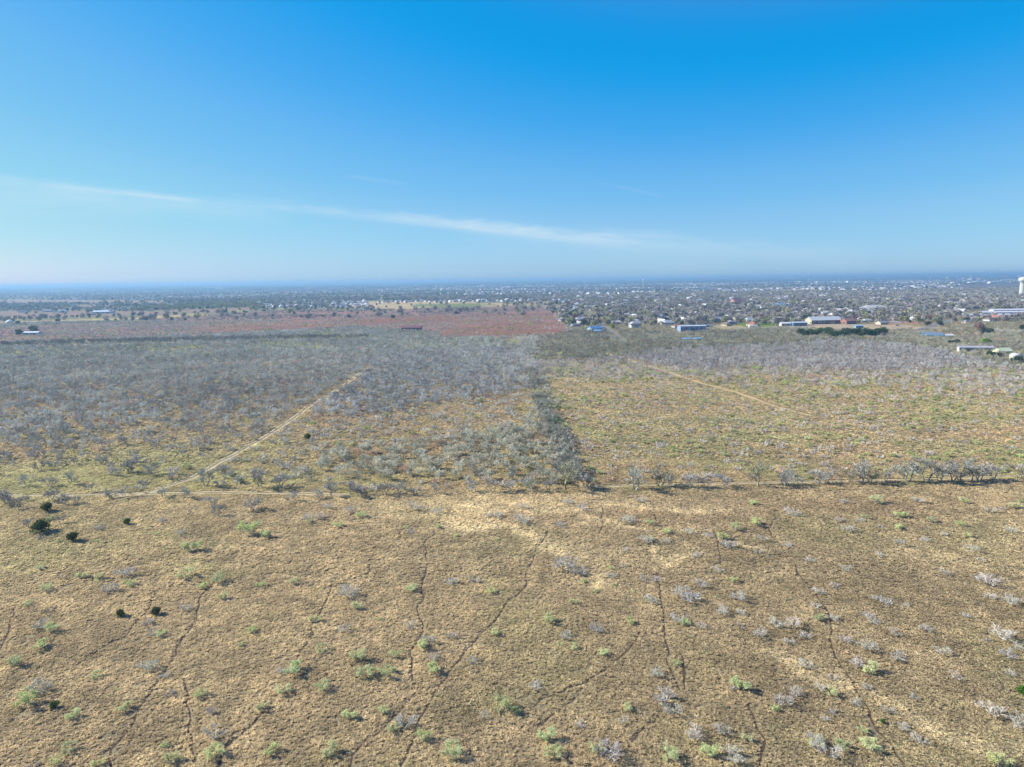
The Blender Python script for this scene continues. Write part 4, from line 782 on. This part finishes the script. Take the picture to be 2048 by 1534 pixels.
building('community_hall', 'pale grey wide hipped roof in the right hand town', 1757, 624, 52, 30, 4, 7, .05, (.42, .40, .37), (.44, .44, .40), 'building', hip=True, wins=8)
building('house', 'red walled house with orange roof by the vehicle yard', 1700, 648, 17, 11, 4, 3, .4, (.30, .15, .12), (.30, .16, .12), 'house', metal=False)
building('house', 'brick red roofed house standing in brush below the storage rows', 2000, 641, 13, 9, 4, 3, -.3, (.5, .22, .14), (.5, .24, .17), 'house', metal=False)
building('farm_shed', 'white roofed shed beside dark trees at the far left', 61, 670, 18, 8, 3, 1.2, .0, (.55, .55, .55), (.66, .66, .66), 'shed')
building('farm_shed', 'long low white roof building in the left distance', 205, 627, 42, 12, 4, 2, .0, (.45, .5, .55), (.62, .68, .74), 'shed')
building('church', 'red roofed church shaped building inside the right hand town', 1475, 610, 24, 18, 7, 7, .5, (.45, .25, .2), (.42, .16, .12), 'church', metal=False)
building('house', 'teal roofed large house in the middle of the town', 1566, 616, 34, 18, 4, 6, .3, (.45, .45, .42), (.18, .34, .42), 'house', hip=True)
building('greenhouse', 'pale green domed greenhouse on the clearing at right', 2011, 708, 11, 7, 2.2, 2.0, .2, (.55, .60, .36), (.58, .62, .40), 'greenhouse', wins=1, doors=1)
for q, (px, py, L_, lab) in enumerate([(2022, 636, 118, 'nearest long blue white storage row at the right edge'), (2040, 630, 112, 'second long white storage row behind the nearest one'), (2055, 625, 104, 'farthest long white storage row at the right edge')]):
    building('storage_row', lab, px, py, L_, 12, 4.2, 1.6, -.02, (.48, .53, .57), (.46, .52, .58) if q == 0 else (.54, .54, .54), 'storage building', doors=12, wins=0)
# tank, water towers and masts
def lathe(name, prof, mat, n=28):
    g = G(); m = len(prof)
    for (r, z) in prof:
        for k in range(n): a_ = 2 * math.pi * k / n; g.v.append(Vector((math.cos(a_) * r, math.sin(a_) * r, z)))
    for q in range(m - 1):
        for k in range(n): k2 = (k + 1) % n; g.f.append((q * n + k, q * n + k2, (q + 1) * n + k2, (q + 1) * n + k))
    g.f.append(tuple((m - 1) * n + k for k in range(n)))
    return mesh(name, g.v, g.f, mat, False)
M_TANK = flat('tank_paint', (.52, .51, .44), .5, .3, .06, .2); M_TANKW = flat('white_tank_paint', (.54, .54, .51), .5, .3, .05, .2); M_STEEL = flat('dark_steel', (.14, .13, .13), .6, .3, .1)
c = gp(2044, 593); o = tag(empty('water_tower', (c[0], c[1], 0)), 'huge cream water tower with fluted column cut by the right edge', 'water tower', 'water towers')
fl = G(); n = 48
prof = [(8.2, 0), (7.4, 1.5), (7.0, 3), (6.8, 33), (7.2, 36)]
for (r, z) in prof:
    for k in range(n): a_ = 2 * math.pi * k / n; r2 = r * (1 + (.035 if (k // 2) % 2 else 0)); fl.v.append(Vector((math.cos(a_) * r2, math.sin(a_) * r2, z)))
for q in range(len(prof) - 1):
    for k in range(n): k2 = (k + 1) % n; fl.f.append((q * n + k, q * n + k2, (q + 1) * n + k2, (q + 1) * n + k))
obj('column', fl.mesh('column', M_TANK), o)
obj('tank', lathe('tank', [(7.3, 35.5), (8.6, 38.5), (11.4, 41.5), (11.7, 44), (11.2, 47), (8.5, 49.4), (4, 50.8), (.4, 51.3)], M_TANKW, 36), o)
g = G()
for k in range(24): a_ = 2 * math.pi * k / 24; b2 = 2 * math.pi * (k + 1) / 24; p0, p1 = Vector((math.cos(a_) * 7.6, math.sin(a_) * 7.6, 35.6)), Vector((math.cos(b2) * 7.6, math.sin(b2) * 7.6, 35.6)); g.tube(p0, p1, .3, .3, 4)
obj('collar', g.mesh('collar', M_STEEL), o); g = G(); box(g, -2.2, -8.6, 0, 2.2, -7, 4); obj('door', g.mesh('door', M_DOOR), o).color = (.2, .2, .2, 1)
for (px, py, hgt, kind, lab) in [(1287, 577, 54, 0, 'slender white water tower like a tall pin, centre right'), (1359, 561.5, 56, 1, 'pale green tinted small water tower left of the plant silos'), (1607, 559, 52, 1, 'white water tower at the horizon, third from the right edge'), (1727, 556, 46, 1, 'faint water tower breaking the horizon, second from the far right'), (1981, 554.5, 58, 1, 'white water tower on the hills left of the huge one'), (1143, 562, 46, 1, 'small white water tower on the horizon just right of centre'), (1475, 557, 46, 1, 'thin white water tower on the skyline right of the silos')]:
    c = gp(px, py); D = np.hypot(*c); k = hgt / 54; o = tag(empty('water_tower', (c[0], c[1], float(hill(np.array([c[0]]), np.array([c[1]]))[0])), 0, k), lab, 'water tower', 'water towers')
    wd = 1.0 if kind == 0 else 1.5
    obj('column', lathe('column', [(5.2, 0), (3.2, 4), (2.6, 10), (2.6, 44), (3.4, 47)], M_TANKW, 16), o); obj('tank', lathe('tank', [(3.2, 44), (6.5 * wd, 47), (7.6 * wd, 50), (6.5 * wd, 53.5), (3.4 * wd, 55.4), (.3, 56)], M_TANKW, 20), o)
c = gp(1399, 562); hz = float(hill(np.array([c[0]]), np.array([c[1]]))[0]); o = tag(empty('silo', (c[0], c[1], hz)), 'cluster of pale cement plant silos with a tall stack, right of centre', 'silo')
for k, (dx, r, h_) in enumerate(((-40, 13, 52), (-12, 10, 40), (30, 16, 34), (5, 3.5, 68))): m_ = obj('silo_drum' if k < 3 else 'stack', lathe('drum', [(r, -5), (r, h_), (r * .5, h_ + r * .4), (.2, h_ + r * .45)], M_TANKW, 16), o); m_.location.x = dx
g = G(); box(g, -40, -3, 36, 30, 3, 40); obj('gallery', g.mesh('gallery', M_STEEL), o)
c = gp(2030, 722); o = tag(empty('water_tank', (c[0], c[1], 0)), 'small blue white round tank near the right edge', 'tank'); obj('tank_shell', lathe('shell', [(3.4, 0), (3.4, 4.2), (2.6, 5.1), (.2, 5.7)], M_TANKW, 20), o); obj('hatch', lathe('hatch', [(.6, 5.4), (.6, 6.0), (.1, 6.1)], M_STEEL, 10), o)
for (px, py, hgt, lab) in [(44, 581, 95, 'thin radio mast on the horizon at the far left'), (617, 569, 80, 'faint radio mast on the horizon left of centre')]:
    c = gp(px, py); hz = float(hill(np.array([c[0]]), np.array([c[1]]))[0]); o = tag(empty('radio_mast', (c[0], c[1], hz)), lab, 'mast', 'radio masts'); g = G()
    for a_ in range(3): g.tube(Vector((math.cos(a_ * 2.09) * 1.6, math.sin(a_ * 2.09) * 1.6, 0)), Vector((math.cos(a_ * 2.09) * .7, math.sin(a_ * 2.09) * .7, hgt)), .5, .4)
    for z_ in range(0, int(hgt), 6):
        for a_ in range(3): g.tube(Vector((math.cos(a_ * 2.09) * 1.5, math.sin(a_ * 2.09) * 1.5, z_)), Vector((math.cos(a_ * 2.09 + 2.09) * 1.5, math.sin(a_ * 2.09 + 2.09) * 1.5, z_ + 6)), .2, .2)
    obj('lattice', g.mesh('lattice', M_STEEL), o); g = G(); box(g, -2, -2, hgt * .7, 2, 2, hgt * .7 + 5); obj('antenna', g.mesh('antenna', M_STEEL), o)
# parked vehicles
def car(x, y, rz, col):
    o = empty('parked_car', (x, y, 0), rz); g = G(); box(g, -2.2, -.9, .4, 2.2, .9, .95); g.v[4].x = g.v[7].x = -2.05; a_ = obj('body', g.mesh('body', M_METAL), o); a_.color = (*col, 1)
    g = G(); box(g, -1.5, -.82, .95, 1.1, .82, 1.5)
    for i_ in (4, 7): g.v[i_].x += .45
    for i_ in (5, 6): g.v[i_].x -= .5
    obj('cabin_glass', g.mesh('cabin', M_GLASS), o)
    for (wx_, wy_) in ((-1.4, -.9), (-1.4, .9), (1.4, -.9), (1.4, .9)): g = G(); g.tube(Vector((wx_, wy_ - .12, .34)), Vector((wx_, wy_ + .12, .34)), .34, .34, 10); obj('wheel', g.mesh('wheel', M_STEEL), o)
    return o
cars = []
for q in range(9): cars.append((1778 + q * 3.3, 644.5 + q * .15, 1.2, random.choice([(.7, .7, .72), (.65, .66, .7), (.3, .32, .36)]), 'in the diagonal parked row right of the barn'))
for (px, py) in [(1425, 642), (1466, 640), (1475, 639), (1540, 645), (1680, 646), (1690, 648), (1735, 646), (1745, 643), (1830, 628), (1842, 626), (1870, 640), (1998, 706), (1794, 652), (2035, 714), (1210, 660), (1415, 660)]: cars.append((px, py, random.uniform(0, 3), random.choice([(.7, .7, .72), (.1, .1, .13), (.4, .08, .06), (.08, .12, .3)]), ''))
for (px, py, rz, col, w_) in cars:
    c = gp(px, py); o = car(c[0], c[1], rz, col); o.scale = (1.25, 1.25, 1.25); cn = 'pale' if col[0] > .6 and col[2] > .6 else ('red' if col[0] > .35 and col[2] < .1 else ('blue' if col[2] > .28 and col[0] < .1 else 'dark'))
    reg(o, cn + ' parked car', 'car', 'cars parked at the town edge', c[0], c[1])
# labels: look + band + column + order from the left
BANDS = [(1400, 'in the bottom foreground'), (1310, 'in the lower foreground'), (1220, 'in the middle foreground'), (1140, 'in the upper foreground'), (1060, 'in the upper pasture'), (1005, 'below the tree row'), (950, 'along the tree row'), (915, 'above the tree row'), (870, 'behind the tree row'), (780, 'in the middle distance'), (690, 'in the far brush'), (655, 'at the near town edge'), (640, 'in the near town'), (628, 'in the middle town'), (616, 'in the upper town'), (600, 'in the far town'), (0, 'near the horizon')]
CN = ['by the left edge', 'at far left', 'at left', 'left of centre', 'just left of centre', 'just right of centre', 'right of centre', 'at right', 'at far right', 'by the right edge']
ORD = ['leftmost', 'second from left', 'third from left', 'fourth from left', 'fifth from left', 'sixth from left', 'seventh from left', 'eighth from left', 'ninth from left', 'tenth from left', 'eleventh from left', 'twelfth from left']
cells = {}
for r in REG:
    o, look, cat, grp, px, py = r; b = next(t for v, t in BANDS if py >= v); cc = CN[int(min(9, max(0, px // 204.8)))]; cells.setdefault((look, b, cc), []).append(r)
QN = {2: ('farther', 'nearer'), 3: ('farther', 'halfway', 'nearer'), 4: ('farthest', 'farther', 'nearer', 'nearest'), 5: ('farthest', 'farther', 'halfway', 'nearer', 'nearest')}
for key in [k for k, v in cells.items() if len(v) > 12]:
    rs = sorted(cells.pop(key), key=lambda r: r[5]); nq = min(5, -(-len(rs) // 12)); cut = -(-len(rs) // nq)
    for q in range(nq): cells[(QN[nq][q] + ' ' + key[0],) + key[1:]] = rs[q * cut:(q + 1) * cut]
for (look, b, cc), rs in cells.items():
    rs.sort(key=lambda r: r[4])
    for k, (o, _, cat, grp, px, py) in enumerate(rs):
        lab = '%s %s %s' % (look, b, cc) + (', ' + ORD[min(k, 11)] if len(rs) > 1 else ''); lab = lab if len(lab.split()) <= 16 else lab.replace('in the ', 'in '); tag(o, lab, cat, grp)
MAXC = max(len(v) for v in cells.values()); print('cells', len(cells), 'largest', MAXC, 'things', len(REG), 'trees', len(rest), 'houses', len(HP))
# ------------------------------------------------------------------ air
HAZE = 1.6e-4
if HAZE:
    m = bpy.data.materials.new('haze'); m.use_nodes = True; t = m.node_tree; t.nodes.clear(); oo = t.nodes.new('ShaderNodeOutputMaterial'); pv = t.nodes.new('ShaderNodeVolumePrincipled')
    pv.inputs['Density'].default_value = HAZE; pv.inputs['Color'].default_value = (.31, .54, .77, 1); pv.inputs['Density Attribute'].default_value = ''; pv.inputs['Temperature Attribute'].default_value = ''; pv.inputs['Anisotropy'].default_value = .2
    t.links.new(pv.outputs[0], oo.inputs['Volume']); m.volume_intersection_method if hasattr(m, 'volume_intersection_method') else 0
    g = G(); box(g, -36000, -36000, -30, 36000, 36000, 79); tag(obj('haze', g.mesh('haze', m)), kind='stuff')
